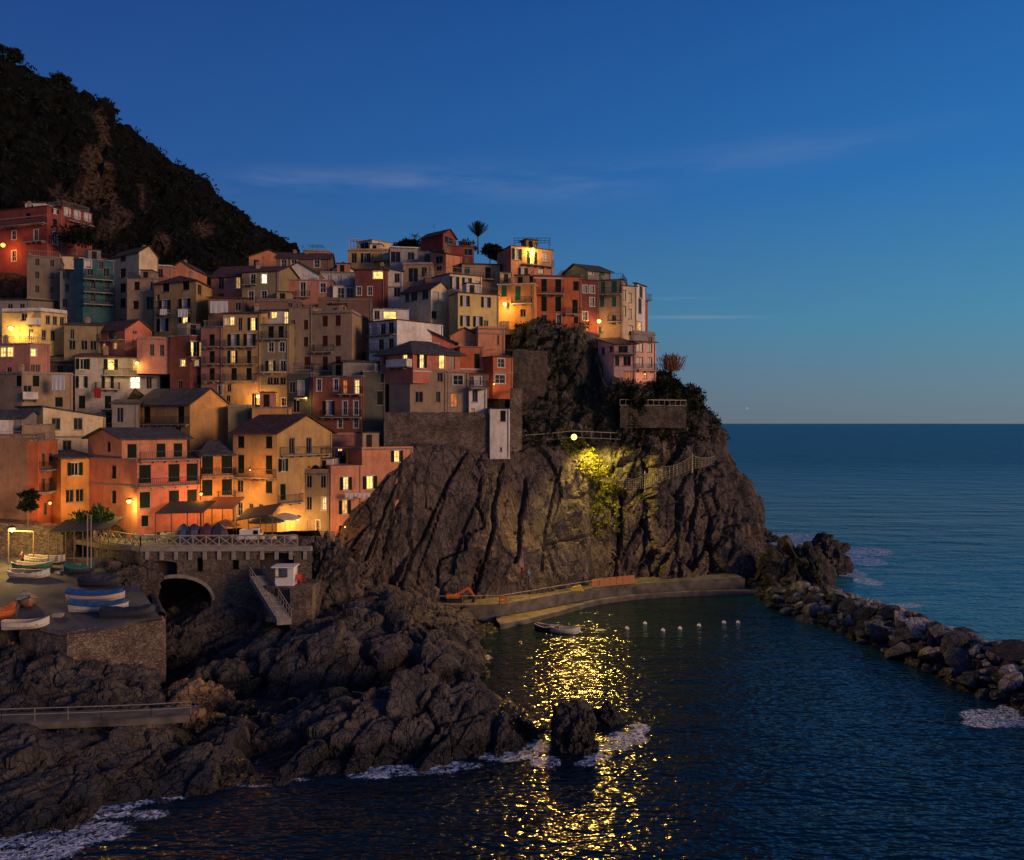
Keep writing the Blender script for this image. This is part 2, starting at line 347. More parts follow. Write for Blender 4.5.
def H(label, col, corners, yt, yb, roof='flat', wins='', sh='g', rh=1.5, depth=7., rmat=None, name='house', over=.3, chim=0, ctrl=True, trim=None, parapet=.0):
    NH[0] += 1
    cs = [tuple(map(float, c.split(','))) for c in corners.split()]
    Y0 = cs[1][1] if len(cs) == 3 else cs[0][1]
    zt = CH-(yt-HY)*Y0/F; zb = CH-(yb-HY)*Y0/F-1.2
    pts = [PX(*c) for c in cs]
    if len(pts) == 2:
        Bp, C = pts; e = (C-Bp)/np.linalg.norm(C-Bp); A = Bp+np.array([-e[1], e[0]])*depth; faces = {'R': (Bp, C)}
    else:
        A, Bp, C = pts; faces = {'L': (A, Bp), 'R': (Bp, C)}
    D = A+C-Bp; u = C-Bp; v = A-Bp
    root = empty(name, (Bp[0], Bp[1], zb)); tag(root, label, 'house')
    def par(o): o.location = (-Bp[0], -Bp[1], -zb); return o
    rects = {'L': [], 'R': []}; todo = []; balc = []; extra = []
    for ln in wins.replace(';', '\n').split('\n'):
        w = ln.split()
        if not w: continue
        if w[0] == 'B': balc.append(w[1:]); continue
        if w[0] == 'S': extra.append(w[1:]); continue
        fa, fb = faces[w[0]]; L = np.linalg.norm(fb-fa); e = (fb-fa)/L
        yy = float(w[1]); hp = float(w[2]); z = None
        for it in w[3:]:
            ty = it[0]; r_ = it[1:].split(':'); x = float(r_[0]); k = (x-CX)/F
            t = (fa[0]-k*fa[1])/(k*e[1]-e[0]); Yw = fa[1]+e[1]*t
            if z is None: z = CH-(yy-HY)*Yw/F; hm = hp*Yw/F*1.06
            fs = abs(e[0])+1e-3
            wm = float(r_[1])*Yw/F/max(.35, abs(e[0]*1-e[1]*k))*1.08 if len(r_) > 1 else min(1.25, max(.6, hm*.62))
            if ty in 'owy' and len(r_) < 2: wm = min(wm, .8)
            if t-wm/2 < .12: t = .12+wm/2
            if t+wm/2 > L-.12: t = L-.12-wm/2
            z1_ = min(z+hm/2, zt-.15)
            rects[w[0]].append((t-wm/2, t+wm/2, z-hm/2, z1_)); todo.append((fa, e, t, (z-hm/2+z1_)/2, wm, z1_-z+hm/2, ty))
    m = MB(); facewall(m, Bp, C, zb, zt, rects['R'])
    facewall(m, A, Bp, zb, zt, rects['L']); facewall(m, C, D, zb, zt, []); facewall(m, D, A, zb, zt, [])
    q = lambda s, t, z: (*(Bp+u*s+v*t), z)
    if roof == 'gL':
        for s in (0, 1): m.poly([q(s,0,zt), q(s,.5,zt+rh), q(s,1,zt)])
    if roof == 'gR':
        for t in (0, 1): m.poly([q(0,t,zt), q(.5,t,zt+rh), q(1,t,zt)])
    if roof in ('flat', 'none') : m.poly([q(0,0,zt), q(1,0,zt), q(1,1,zt), q(0,1,zt)])
    par(m.build('wall', plaster(col), root))
    # roof
    rm = rmat or (TILEP if roof == 'flat' else TILE); r = MB(); os_ = over/np.linalg.norm(u); ot = over/np.linalg.norm(v); th = .16
    def sheet(a, b, c, d):
        r.hexa([a, b, c, d], [(p_[0], p_[1], p_[2]+th) for p_ in (a, b, c, d)])
    rn = None
    if roof == 'gL':
        k = rh*(ot/.5)
        sheet(q(-os_,-ot,zt-k), q(1+os_,-ot,zt-k), q(1+os_,.5,zt+rh), q(-os_,.5,zt+rh)); sheet(q(-os_,.5,zt+rh+.003), q(1+os_,.5,zt+rh+.003), q(1+os_,1+ot,zt-k), q(-os_,1+ot,zt-k))
    elif roof == 'gR':
        k = rh*(os_/.5)
        sheet(q(-os_,-ot,zt-k), q(.5,-ot,zt+rh), q(.5,1+ot,zt+rh), q(-os_,1+ot,zt-k)); sheet(q(.5,-ot,zt+rh+.003), q(1+os_,-ot,zt-k), q(1+os_,1+ot,zt-k), q(.5,1+ot,zt+rh+.003))
    elif roof == 'hip':
        a = .3; Z = zt; r.poly([q(-os_,-ot,Z), q(1+os_,-ot,Z), q(1-a,.5,Z+rh), q(a,.5,Z+rh)]); r.poly([q(-os_,1+ot,Z), q(1+os_,1+ot,Z), q(1-a,.5,Z+rh), q(a,.5,Z+rh)])
        r.poly([q(-os_,-ot,Z), q(-os_,1+ot,Z), q(a,.5,Z+rh)]); r.poly([q(1+os_,-ot,Z), q(1+os_,1+ot,Z), q(1-a,.5,Z+rh)])
        r.hexa([q(-os_,-ot,Z-.16), q(1+os_,-ot,Z-.16), q(1+os_,1+ot,Z-.16), q(-os_,1+ot,Z-.16)], [q(-os_,-ot,Z-.004), q(1+os_,-ot,Z-.004), q(1+os_,1+ot,Z-.004), q(-os_,1+ot,Z-.004)])
    elif roof == 'shed':       # low at the front, rising to the back
        sheet(q(-os_,-ot,zt), q(1+os_,-ot,zt), q(1+os_,1+ot,zt+rh), q(-os_,1+ot,zt+rh)); m2 = MB()
        for s in (0, 1): m2.poly([q(s,0,zt-.01), q(s,1,zt-.01), q(s,1,zt+rh)])
        m2.poly([q(0,1,zt-.01), q(1,1,zt-.01), q(1,1,zt+rh), q(0,1,zt+rh)]); par(m2.build('gable', plaster(col), root))
    elif roof == 'slopeR':     # falls from the left corner of the front face to its right corner
        sheet(q(-os_,-ot,zt+rh), q(1+os_,-ot,zt), q(1+os_,1+ot,zt), q(-os_,1+ot,zt+rh)); m2 = MB()
        for t in (0, 1): m2.poly([q(0,t,zt-.01), q(1,t,zt-.01), q(0,t,zt+rh)])
        m2.poly([q(0,0,zt-.01), q(0,1,zt-.01), q(0,1,zt+rh), q(0,0,zt+rh)]); par(m2.build('gable', plaster(col), root))
    elif roof == 'flat':
        o_ = .12; os2 = o_/np.linalg.norm(u); ot2 = o_/np.linalg.norm(v)
        r.hexa([q(-os2,-ot2,zt+.01), q(1+os2,-ot2,zt+.01), q(1+os2,1+ot2,zt+.01), q(-os2,1+ot2,zt+.01)], [q(-os2,-ot2,zt+.15), q(1+os2,-ot2,zt+.15), q(1+os2,1+ot2,zt+.15), q(-os2,1+ot2,zt+.15)])
    if r.v: rn = par(r.build('roof', rm, root))
    if parapet:
        pp = MB(); w1 = .2/np.linalg.norm(u); w2 = .2/np.linalg.norm(v); z0_, z1_ = zt+.152, zt+.152+parapet
        for (s0,s1,t0,t1) in ((0,1,0,w2),(0,1,1-w2,1),(0,w1,w2,1-w2),(1-w1,1,w2,1-w2)):
            pp.hexa([q(s0,t0,z0_), q(s1,t0,z0_), q(s1,t1,z0_), q(s0,t1,z0_)], [q(s0,t0,z1_), q(s1,t0,z1_), q(s1,t1,z1_), q(s0,t1,z1_)])
        par(pp.build('parapet', plaster(trim or col), root))
    if roof == 'flat' and not parapet and NH[0] % 3 != 1 and ctrl:
        rl = MB(); z_ = zt+.16; rail(rl, [q(.97,.96,z_), q(.97,.04,z_), q(.03,.04,z_), q(.03,.96,z_)], .95, .32, .018); par(rl.build('railing', IRON if NH[0] % 2 else RUST, root))
    if roof == 'flat' and NH[0] % 2 == 1 and ctrl and np.linalg.norm(u) > 4:
        rr2 = random.Random(NH[0]*7); s0 = rr2.uniform(.1,.5); t0 = rr2.uniform(.35,.5); ds = min(.4, 2.2/np.linalg.norm(u)); dt_ = min(.45, 2.2/np.linalg.norm(v)); z_ = zt+.16; hh = rr2.uniform(1.5,2.1); hm_ = MB()
        bq = [q(s0,t0,z_), q(s0+ds,t0,z_), q(s0+ds,t0+dt_,z_), q(s0,t0+dt_,z_)]; hm_.hexa(bq, [(p_[0],p_[1],z_+hh) for p_ in bq]); ho = par(hm_.build('roof_hut', plaster(rr2.choice(['white','tan','rose','ochre','grey'])), root))
        en = u/np.linalg.norm(u); nn_ = np.array([en[1],-en[0]]); MB().slab(np.array(bq[0][:2]), en, nn_, .5, 1.25, -.02, .03, z_+.05, z_+min(hh-.2,1.7)).build('door', SHUT['b'], ho); MB().slab(np.array(bq[0][:2]), en, nn_, -.15, ds*np.linalg.norm(u)+.15, -dt_*np.linalg.norm(v)-.15, .2, z_+hh+.004, z_+hh+.12).build('roof', TILE, ho)
    # window parts
    for (fa, e, t, z, wm, hm, ty) in todo:
        n = np.array([e[1], -e[0]])
        wo = do_window(root, fa, e, n, t, z, wm, hm, ty, sh); par(wo)
    for w in balc:             # face y x0 x1 [depth] [style]
        fa, fb = faces[w[0]]; L = np.linalg.norm(fb-fa); e = (fb-fa)/L; n = np.array([e[1], -e[0]]); us = []
        for x in (float(w[2]), float(w[3])):
            k = (x-CX)/F; t = (fa[0]-k*fa[1])/(k*e[1]-e[0]); us.append(min(max(t, -.1), L+.1))
        Yb = fa[1]+e[1]*us[0]; z = CH-(float(w[1])-HY)*Yb/F; dp = float(w[4]) if len(w) > 4 else .85
        b = MB(); b.slab(fa, e, n, us[0], us[1], -.03, dp, z-.14, z)
        k = us[0]+.2
        while k < us[1]-.1: b.slab(fa, e, n, k, k+.1, -.02, dp*.7, z-.34, z-.141); k += 1.3
        bo = par(b.build('balcony', TRIM if len(w) > 5 and 'w' in w[5] else CONC, root)); rl = MB()
        cp = [fa+e*a+n*d for a, d in ((us[0]+.04,.02),(us[0]+.04,dp-.05),(us[1]-.04,dp-.05),(us[1]-.04,.02))]
        if len(w) > 5 and 's' in w[5]:
            for a, c in zip(cp[:-1], cp[1:]):
                dd = (c-a)/np.linalg.norm(c-a)*.05; nn = np.array([dd[1],-dd[0]])
                rl.hexa([(*(a+nn),z+.003),(*(c+nn),z+.003),(*(c-nn),z+.003),(*(a-nn),z+.003)], [(*(a+nn),z+.95),(*(c+nn),z+.95),(*(c-nn),z+.95),(*(a-nn),z+.95)])
            rl.build('railing', plaster('white'), bo)
        else: rail(rl, [(p_[0],p_[1],z) for p_ in cp], .95, .2, .018); rl.build('railing', IRON, bo)
    for w in extra:            # string course: face y
        fa, fb = faces[w[0]]; L = np.linalg.norm(fb-fa); e = (fb-fa)/L; n = np.array([e[1], -e[0]]); z = CH-(float(w[1])-HY)*Y0/F
        par(MB().slab(fa, e, n, 0, L, -.02, .09, z-.1, z+.1).build('string_course', TRIM if len(w) > 2 else TRIMD, root))
    # gutter pipe at the right corner of the front face
    e = u/np.linalg.norm(u); n = np.array([e[1], -e[0]]); g = Bp+e*(np.linalg.norm(u)-.25)+n*.07
    if zt-zb > 5: par(MB().bar((*g, zb+.2), (*g, zt-.1), .05, 6).build('drainpipe', TRIMD, root))
    rr = random.Random(NH[0]*13)
    for i in range(chim):
        s, t = rr.uniform(.15,.85), rr.uniform(.25,.75); zz = zt+(rh*.55 if roof not in ('flat','none') else .1); c = q(s,t,zz); hh = rr.uniform(.7,1.1)
        cm = MB().box((c[0]-.25,c[1]-.25,zz-.3), (c[0]+.25,c[1]+.25,zz+hh)); cm.box((c[0]-.33,c[1]-.33,zz+hh+.02), (c[0]+.33,c[1]+.33,zz+hh+.1)); cm.box((c[0]-.2,c[1]-.2,zz+hh+.16), (c[0]+.2,c[1]+.2,zz+hh+.36))
        for a in (-.15, .15): cm.box((c[0]+a-.04,c[1]-.15,zz+hh+.08), (c[0]+a+.04,c[1]+.15,zz+hh+.18))
        par(cm.build('chimney', plaster('tan'), root))
        if rr.random() < .6:
            s, t = rr.uniform(.15,.85), rr.uniform(.25,.75); c = q(s,t,zz); am = MB().bar(c, (c[0],c[1],zz+2.3), .025); 
            for k in range(5): am.bar((c[0]-.35+.03*k,c[1],zz+1.7+.13*k), (c[0]+.35-.03*k,c[1],zz+1.7+.13*k), .014)
            par(am.build('antenna', IRON, root))
    if ctrl:
        for w_ in (Bp, C): CTRL.append((w_[0], w_[1], zb+.9))
        for w_ in (A, D): CTRL.append((w_[0], w_[1], zb+1.5))
    return root
# ---- front row by the little square (square level about 11 m)
H('big plain tan house with an almost blank wall at the left edge of the square', 'brown', '-40,89 37.6,91.5', 438, 532, 'flat', 'R 467 14 n33:3.5', chim=1, parapet=.3, depth=9)
H('narrow red house with two small balconies at the left edge of the square', 'redor', '37.9,91.2 58,95.5', 441, 532, 'flat', 'R 460 13 n44:4 n51:4; R 485 13 n44:4 n51:4; B R 470 39 57 .9; B R 492 39 57 .9; R 509 12 n46:4', depth=7)
H('small tan penthouse with one window above the red balconied house at the left edge', 'tan', '22,94 49,95', 425, 440, 'flat', 'R 437 7 n42', depth=4, ctrl=False)
H('dark grey low blank house at the left frame edge below the cream sloping house', 'grey', '-30,97 24,98', 418, 470, 'gL', '', rh=.9, depth=5, rmat=TILEG)
H('pale cream house with a sloping roofline, just above the narrow orange lamplit house', 'cream', '18,106 43,101 106,105', 417, 470, 'slopeR', 'R 424 11 n56:8 n78:8; R 447 12 n67:8; S R 437', rh=1.3, rmat=TILEG)
H('narrow orange lamplit house squeezed between the red balconies and the pink house on the square', 'orange', '61,93 94,96', 459, 534, 'shed', 'R 469 12 o75; R 496 12 n70 n80; R 519 13 n80', rh=.7, depth=6, rmat=TILEG, over=.5)
H('large pink house on the square with tall dark shutters and a top floor terrace', 'pink', '90,95.5 137,90 200,94.5', 460, 535, 'none',
  'L 472 12 c114; L 497 12 c114; R 474 17 c145 c174 c192; R 500 15 c145 c174 c192; R 521 10 c145; B R 487 138 199 .5; B R 460.3 139 200 .7; S L 460; S L 487', chim=0)
H('dark roofed top storey with three doors on the terrace of the pink house', 'salmon', '88,96.5 122,92 187,96.5', 438.5, 461, 'gL', 'L 447 9 c109; R 451 13 c132 c161 c178', rh=1.1, rmat=TILEG, ctrl=False, over=.5)
H('low orange house with a dark hipped roof right of the large pink house', 'orange', '201,95 236,97', 455, 535, 'hip', 'R 465 17 c204 c227; R 488 15 c203 c227; B R 476 201 235 .6; B R 499 218 235 .6', rh=1.7, rmat=TILEG, depth=6)
H('ochre house with a large red roof and a pale gable behind the square', 'ochre', '233,97 277,94.5 332,101', 433, 535, 'gR',
  'L 442 11 c241:6 c269:6; L 464 17 c241:6 c269:6; L 486 11 n240:6 c269:6; L 508 8 n251:4 n261:4; L 509 13 d240:5; R 446 15 n292:5 n309:5; R 465 12 o283:4; R 492 15 c283:5; B R 455 280 327 1.; B L 476.5 235 276 .6; B R 503 278 300 .9', rh=2.1, chim=0, over=.4)
H('grey and ochre house below a plant filled terrace, left of the pink tower', 'olive', '292,98 331,97', 474, 540, 'flat',
  'R 481 12 d297:4 n309:5 n323:5; R 503 12 d297:4 n309:5 l324:4; R 528 15 q310:5 d318:3', parapet=.5, depth=6, trim='tan')
H('pink tower house with a washing line whose right wall runs into the cliff', 'salmon', '331,96.8 362,98.5', 466, 545, 'none', 'R 483.5 12 y346:5; R 507 13 y345:5; R 531 11 y345:5', depth=6)
H('taller pink block joined to the pink tower beside the cliff with a lit window', 'salmon', '362,98.5 413,102', 450, 545, 'flat', 'R 482.5 12 y370:6; R 506 12 c370:6; R 456 11 y397:5', depth=6, parapet=.2)
H('low rosy flat roofed house with white terrace posts behind the pink tower', 'rose', '318,106 372,107', 436, 475, 'flat', 'R 455 12 l326:4 l340:4 n354:5', depth=5, parapet=.3)
H('rose coloured low terrace house with a pergola left of the cliff masonry wall', 'red', '352,110 386,111', 431, 470, 'flat', 'R 438 9 n353:6 n370:5', depth=5)
# ---- second row
H('burnt orange house with two tall doors and a large blank peach gable', 'amber', '135,108 190,103.5 229,109', 404, 470, 'gR', 'L 415 15 c147:6 c181:6; L 430 7 n143:5 n157:5 n178:5; B L 424 137 189 .5', rh=2.1, rmat=TILEG, over=.35)
H('lavender grey block with two glowing balcony lamps and a red towel', 'lav', '75,113 160,116', 357, 420, 'shed',
  'R 364 10 o83:6 y111:6 l137:8; R 382 11 w82:5 w108:5 W135:9 n149:5; R 402 12 c82:6 c108:6 n136:5; B R 375 104 160 .7; B R 389 96 120 .8', rh=1.2, depth=7, chim=2)
H('long tan house with a white sheet hung over its wall at the far left', 'tan', '-8,109 22,107 73,110', 374, 425, 'flat', 'L 381 10 c19:5; R 381 10 c36:6; R 402 9 c59:7; R 391 11 n10; B R 399 23 38 .9 -s', chim=1, parapet=.2)
H('low grey house between the lavender block and the burnt orange house', 'grey', '112,104 138,105', 404, 440, 'shed', 'R 415 14 n120:6', rh=.6, depth=5, rmat=TILEG)
H('small rosy flat roofed house with three lit windows at the far left', 'rose', '-12,113 30,112 50,114', 344, 388, 'flat', 'L 352 9 l3:5 l10:6; L 372 9 n9:5; R 352 7 l25:5; R 368 8 n20:4 n38:4', chim=1)
H('low dark roofed house wedged beside the lavender block at left', 'dgreen', '42,116 78,117', 362, 400, 'shed', 'R 370 9 n60 n70', rh=2.2, rmat=TILEG)
H('yellow lamplit house with a white rooftop rail and arched doors at the far left', 'yellow', '2,119 41,118 67,121', 312, 362, 'flat', 'L 317 7 n24:6; L 334 9 n31:4; R 335 9 n43:4 n53:4; R 320 8 n48:4 n55:4 n62:4; B L 325 30 41 .8 -s', parapet=.5, chim=1, trim='white')
H('terrace house with arches and grey roof right of the yellow lamplit house', 'olive', '64,117 100,118', 325, 372, 'shed', 'R 334 9 n72:4; R 345 9 n72 n84 n93', rh=1.2, rmat=TILEG, chim=1)
H('derelict brown stone house with six small dark windows at the upper left', 'stone', '27,134 60,136', 256, 330, 'flat', 'R 262 7 n37:4 n52:4; R 275 7 n37:4 n52:4; R 289 7 n37:4 n52:4; R 304 8 n36:4 n52:4; S R 298', depth=7)
H('narrow grey house with pairs of small windows beside the derelict stone house', 'grey', '60,133 83,134', 270, 335, 'shed', 'R 275 7 n64:3 n68:3; R 288 7 n67:4; R 303 8 n65:5', rh=.8, rmat=TILEG)
H('beige low rooftop house with a dark doorway behind the netted building', 'cream', '62,143 96,144', 256, 280, 'shed', 'R 262 9 n76:5; R 260 6 n86:3', rh=.9, chim=2)
H('house wrapped in teal scaffold netting with three balcony levels', 'teal', '74,131 83,130 115,132', 259, 325, 'flat', 'R 271 8 n90 n106; R 284 9 n93:4 n107:4; R 297 9 n93:4 n107:4; B R 279 84 114 1.; B R 292 84 114 1.; B R 304 84 114 1.; R 264 8 k88:6 n101:4', depth=7)
H('tall cream tower house with four brown shuttered windows and a pale gable facing the sea', 'cream', '112,139 139,134 158,139', 252, 330, 'gR', 'L 257 8 c123:5; L 273 8 c123:5; L 288 8 c123:5; L 303 8 c123:5', sh='r', rh=1.5, chim=1)
H('brown house with four shuttered windows between the cream tower and the ochre house', 'tan', '127,128 155,128', 279, 335, 'flat', 'R 286 8 c137:5 n152:4; R 305 8 c136:5; R 303 12 n150:7', sh='b', depth=7)
H('low pink house with a white flat roof behind the brown house at upper left', 'rose', '138,140 172,141', 266, 290, 'flat', 'R 272 9 n147:4; R 273 8 n160:5', depth=5, trim='white', parapet=.2)
H('small salmon gable standing behind the hipped ochre house', 'salmon', '172,143 192,143', 268, 285, 'gR', '', rh=1.2, chim=1, rmat=TILEG)
H('ochre house with a hipped red roof and white laundry on two balconies, upper left', 'ochre', '154,125.5 196,122 212,129', 280, 350, 'hip',
  'L 287 9 c166:6 c186:6; L 305 9 w165:5 w185:5; L 325 12 w163:5 y185:5; B L 314 158 171 .8; B L 314 179 192 .8; L 298 6 n158:3; R 290 9 n200:4', rh=1.4, chim=1)
H('pink house with terraces and a dark red roof below the ochre house at left', 'pink', '90,120 125,116 152,119', 329, 372, 'gR', 'L 336 9 n112:8; L 347 6 l97:3 l104:3 l115:3; B L 342 91 124 .9; R 330 7 n135:4; S R 345', rh=1.5)
H('small pink flat roofed annex with three windows right of the pink terraced house', 'rose', '137,113 178,115', 339, 365, 'flat', 'R 350 11 n152:4 n162:4; R 347 7 n176:4', parapet=.3, trim='rose')
H('dark red house with two tall bright windows in its top floor', 'dred', '170,114 190,113 224,115', 336, 412, 'flat', 'R 349 14 y191:5 y199:5; R 363 6 l197:4; L 363 6 l183:4; R 380 9 c200:5; L 385 8 n180:4; B R 359 191 203 .6; B R 390 195 222 .6', chim=1)
# ---- middle columns
H('narrow rosy brown house with three balconied doors left of the yellow column house', 'rose', '201,112.8 223,112', 328, 410, 'flat', 'R 340 11 c212:5; R 357 11 c212:5; R 374 11 c212:5; R 390 9 d229:4; B R 347 205 220 .7; B R 364 205 220 .7; B R 381 205 220 .7', chim=1)
H('yellow ochre column house with three lit top windows and stacked balconies', 'ochre', '223,112 261,111.5', 314, 425, 'shed', 'R 321.5 7 l227:5; R 321 8 l232:4; R 324 12 y253:4 n240:4; R 340 11 w234:5 w250:5; R 357 12 y233:4 c249:4; R 374 11 c234:5 c249:5; R 388 7 n229:4; R 403 14 g228:4; R 400 13 g254:5; B R 347 225 257 .7; B R 364 225 257 .7; B R 381 225 257 .7', rh=1.2, rmat=TILEG, chim=1)
H('olive house with a white roof terrace, a lit tall window and a lit lower room', 'olive', '261,111.5 289,111', 325, 425, 'flat', 'R 332 11 c271:5 c281:5; R 347 9 d271:5 d282:5; R 366 10 y271:4 d283:5; R 381 7 n270:5 n276:5 n283:5; R 402 7 d271:4 d284:4; B R 339 262 288 .7; B R 372 263 287 .8 w', depth=8)
H('white rooftop room with two glowing windows above the olive house', 'white', '261,114 289,113.5', 311, 327, 'shed', 'R 314 8 l274:5; R 317 14 l286:4; R 314 8 n267:5', rh=.4, depth=4, ctrl=False, rmat=TILEG)
H('tall tan house with three rows of paired red brown shutters left of the central block', 'tan', '289,113 313,112.5', 308, 400, 'flat', 'R 325 9 c293:4 c306:4; R 342 9 c293:4 c306:4; R 362 10 c293:4; R 364 14 c307:5; B R 370 290 312 .7', sh='r', depth=10)
H('biggest tan house in the village middle with paired shutters and a blank right side', 'tan', '313,112.5 352,111 368,120', 313, 400, 'flat', 'L 321 10 c325:5 c338:5; L 341 10 c325:5 c338:5; L 364 14 c325:5 c338:5; B L 352 314 334 .7; B L 371 314 351 .9', sh='r', parapet=.35, trim='tan', chim=2)
H('dark green shaded house with a small lit balcony left of the brick red terrace house', 'dgreen', '288,109 313,108.5', 374, 445, 'flat', 'R 387 10 n292:5; R 388 13 k301:5; R 406 12 n296:6; B R 398 297 309 .9 w', depth=6)
H('brick red terrace house with two glowing balcony windows below the big tan house', 'brick', '313,107.5 363,106.5', 377, 446, 'flat', 'R 385 11 d319:4 d336:4; R 387 13 q345:4 l357:4; R 408 13 w329:5 d345:4 d356:4; R 423 9 d340:4 d356:4; B R 394 340 363 .8; B R 417 322 362 .8', depth=5)
H('shadowed olive house between the brick red terrace house and the rounded building', 'dgreen', '363,107 386,108', 372, 446, 'flat', 'R 377 11 c384:4; R 398 13 c380:5', depth=5)
H('dark terrace house with a white railing and lit side door under the big tan house', 'grey', '343,108 378,109', 362, 395, 'shed', 'R 367 12 l377:2; R 379 9 d368:4', rh=.5, depth=4, rmat=TILEG)
# ---- upper middle
H('rose pink long house with three framed windows and a roof terrace, upper middle', 'rose', '278,127 333,128', 280, 322, 'flat', 'R 287 9 d284:5 d323:5; R 290 15 d303:5; B R 297 296 310 .8; R 304 5 d284:5', chim=1, depth=7)
H('white gabled attic with a dark pitched roof on top of the rose pink house', 'white', '279,131 318,131', 274, 283, 'gR', 'R 278 6 n295:4', rh=1.9, rmat=TILEG, depth=5, ctrl=False)
H('olive yellow house with four framed windows, one a round white glow', 'olive', '242,125 279,124', 272, 322, 'gL', 'R 279 9 d253:5 W264:5; R 296 9 d251:5 d264:5; B R 285 243 257 .7', rh=1.3, chim=1)
H('large dark red roofed house with one bright window, left of the olive house', 'rose', '211,130 245,129', 277, 330, 'gL', 'R 283 11 n221:5 l238:4; R 297 7 n221:5', rh=2.2, chim=0)
H('small salmon gabled house on the skyline beside the mountain foot', 'salmon', '249,150 289,151', 257, 285, 'gR', 'R 263 6 n256:5', rh=1.4, rmat=TILE)
H('brown house with three framed windows under a long dark roof on the skyline', 'brown', '276,141 330,142', 258, 285, 'gL', 'R 263 7 d284:5 d294:5 d317:5', rh=1.6, chim=3)
H('pair of tan rooftop rooms with a railing on the skyline', 'tan', '304,148 331,149', 251, 270, 'flat', 'R 256 4 n310', parapet=.2, chim=1)
H('pale stone house with a white gable wall beside the skyline terrace', 'white', '332,138 354,139', 269, 290, 'gR', 'R 275 6 n345', rh=1.2, rmat=TILEG)
H('white house with two wide pale garage doors and a glass veranda above', 'white', '333,127 355,128', 286, 322, 'flat', 'R 294 12 d341:6 d350:6', chim=0)
H('glassed veranda room with curtains above the white garage house', 'grey', '320,134 355,135', 272, 292, 'flat', 'R 280 10 k326:6 k336:6 k346:6', depth=4)
H('dark red house with one wide lit window in the upper middle', 'dred', '355,126 385,126', 270, 325, 'shed', 'R 275 7 l378:9; R 291 8 d359:4 d370:4', rh=1.0, chim=1)
H('white gabled house with a small dark window right of the dark red lit house', 'white', '384,129 403,129', 272, 325, 'slopeR', 'R 278 8 n397:5; R 292 8 n397:6; S R 287', rh=.8, rmat=TILEG)
H('cream roof box with a white frame and slanting canopy, the highest on the middle skyline', 'cream', '357,152 372,150 392,153', 240, 265, 'flat', 'L 247 8 n364:8; R 247 6 l378:7', depth=4, trim='white')
H('ochre house with two windows and a lit terrace under the skyline roof box', 'ochre', '348,146 392,146', 251, 285, 'flat', 'R 258 9 n354:5 o366:4; R 257 8 k386:6; B R 261 373 391 1.2', parapet=.3, chim=1)
H('lavender grey house with one big dark opening near the skyline', 'lav', '390,141 420,142', 248, 285, 'flat', 'R 257 10 n395:9; R 256 7 n411:6', parapet=.2, trim='white')
H('crimson house with a pitched roof on the highest point of the skyline beside the palm', 'red', '421,152 443,148 456,152', 234, 262, 'gR', 'R 240 7 n449:8', rh=1.3, chim=1, rmat=TILE)
H('low red house with an awning beside the crimson skyline house', 'red', '447,143 474,144', 246, 270, 'flat', 'R 252 6 n468:7', rmat=TILE, chim=0)
H('dark low house with posts on its terrace left of the small orange balcony house', 'grey', '418,136 434,136', 252, 290, 'flat', 'R 258 8 n427:5', depth=6)
H('small peach orange house with a dark bay window, high above the yellow house', 'salmon', '431,134 446,132 462,134', 254, 300, 'shed', 'L 259 8 n439:7; R 270 7 n455:4; L 269 5 n439:5', rh=.9, chim=2)
H('grey house with a dark roof and two doors right of the small peach orange house', 'tan', '462,132 500,133', 264, 300, 'shed', 'R 271 7 n467:5; R 273 11 c488:5; B R 279 474 494 .8', rh=.8, chim=1, rmat=TILEG)
H('beige house with one large and one small dark window behind the cream gabled house', 'tan', '403,129 432,129', 265, 310, 'flat', 'R 275 13 n413:9; R 272 9 n424:5', parapet=.3, chim=0)
H('cream gabled house with a row of windows and a slit in its gable, middle right', 'cream', '401,123.5 431,119 450.5,122.5', 289, 345, 'gR', 'L 297 9 n407:4 n414:6 n425:6; R 296 8 k436:5 k443:3; R 315 7 n434:5', rh=1.3)
H('set back cream top storey with open shutters above the yellow house', 'cream', '432,125 450,121.5 482,124', 274, 300, 'flat', 'R 283 12 w454.5:4 w467:4; R 284 5 n478:5', ctrl=True, chim=0, rmat=TILEG)
H('bright yellow house with four white curtained shuttered windows, right of the cream gable', 'yellow', '449,119.5 458,116 499,118.5', 293, 345, 'flat', 'R 301 10 w465:4 w486:4; R 321 10 w465:4 w478:4; R 325 8 n486:4', rmat=TILEG)
H('flat roofed white house with a long pale blank right wall below the cream gable', 'white', '369,111.5 397,108.5 443,114', 320, 375, 'flat', 'L 330 11 k374:6 n391:5; L 330 11 n383:5; L 345 10 n381:5 n391:5; B L 336 370 396 .6; B L 351 371 396 .5', rmat=TILE)
H('white roof pavilion with a sun canopy on the flat roofed white house', 'white', '373,115 409,116', 309, 322, 'flat', 'R 315 7 l390:12; R 315 8 n377:5', depth=4, ctrl=False, over=.6)
H('pink gable room with two framed windows rising from a broad dark roof', 'pink', '398,112 455,113', 342, 360, 'gR', 'R 340 8 d421:8; R 342 9 d434:9', rh=1.7, rmat=TILEG, over=.5, depth=6)
H('dark red house with lit balcony doors standing on the round tan building', 'pink', '380,108.5 413,105 460,108', 353, 374, 'hip', 'L 358 8 l405:4; R 361 13 y422:4 l442:5 n452:5; L 360 8 n385:4; B L 367.5 391 412 1.0 -s; S R 371 w', rh=1.9, rmat=TILEG, over=.6)
H('orange gabled house with faint niches right of the pink gable room', 'salmon', '450,115 479,116', 336, 368, 'gR', 'S R 341', rh=1.2)
H('blank peach walled house with arched niches standing highest over the cliff', 'salmon', '478,114 505,115', 329, 375, 'flat', 'R 340 9 n498:2; S R 333', parapet=.3)
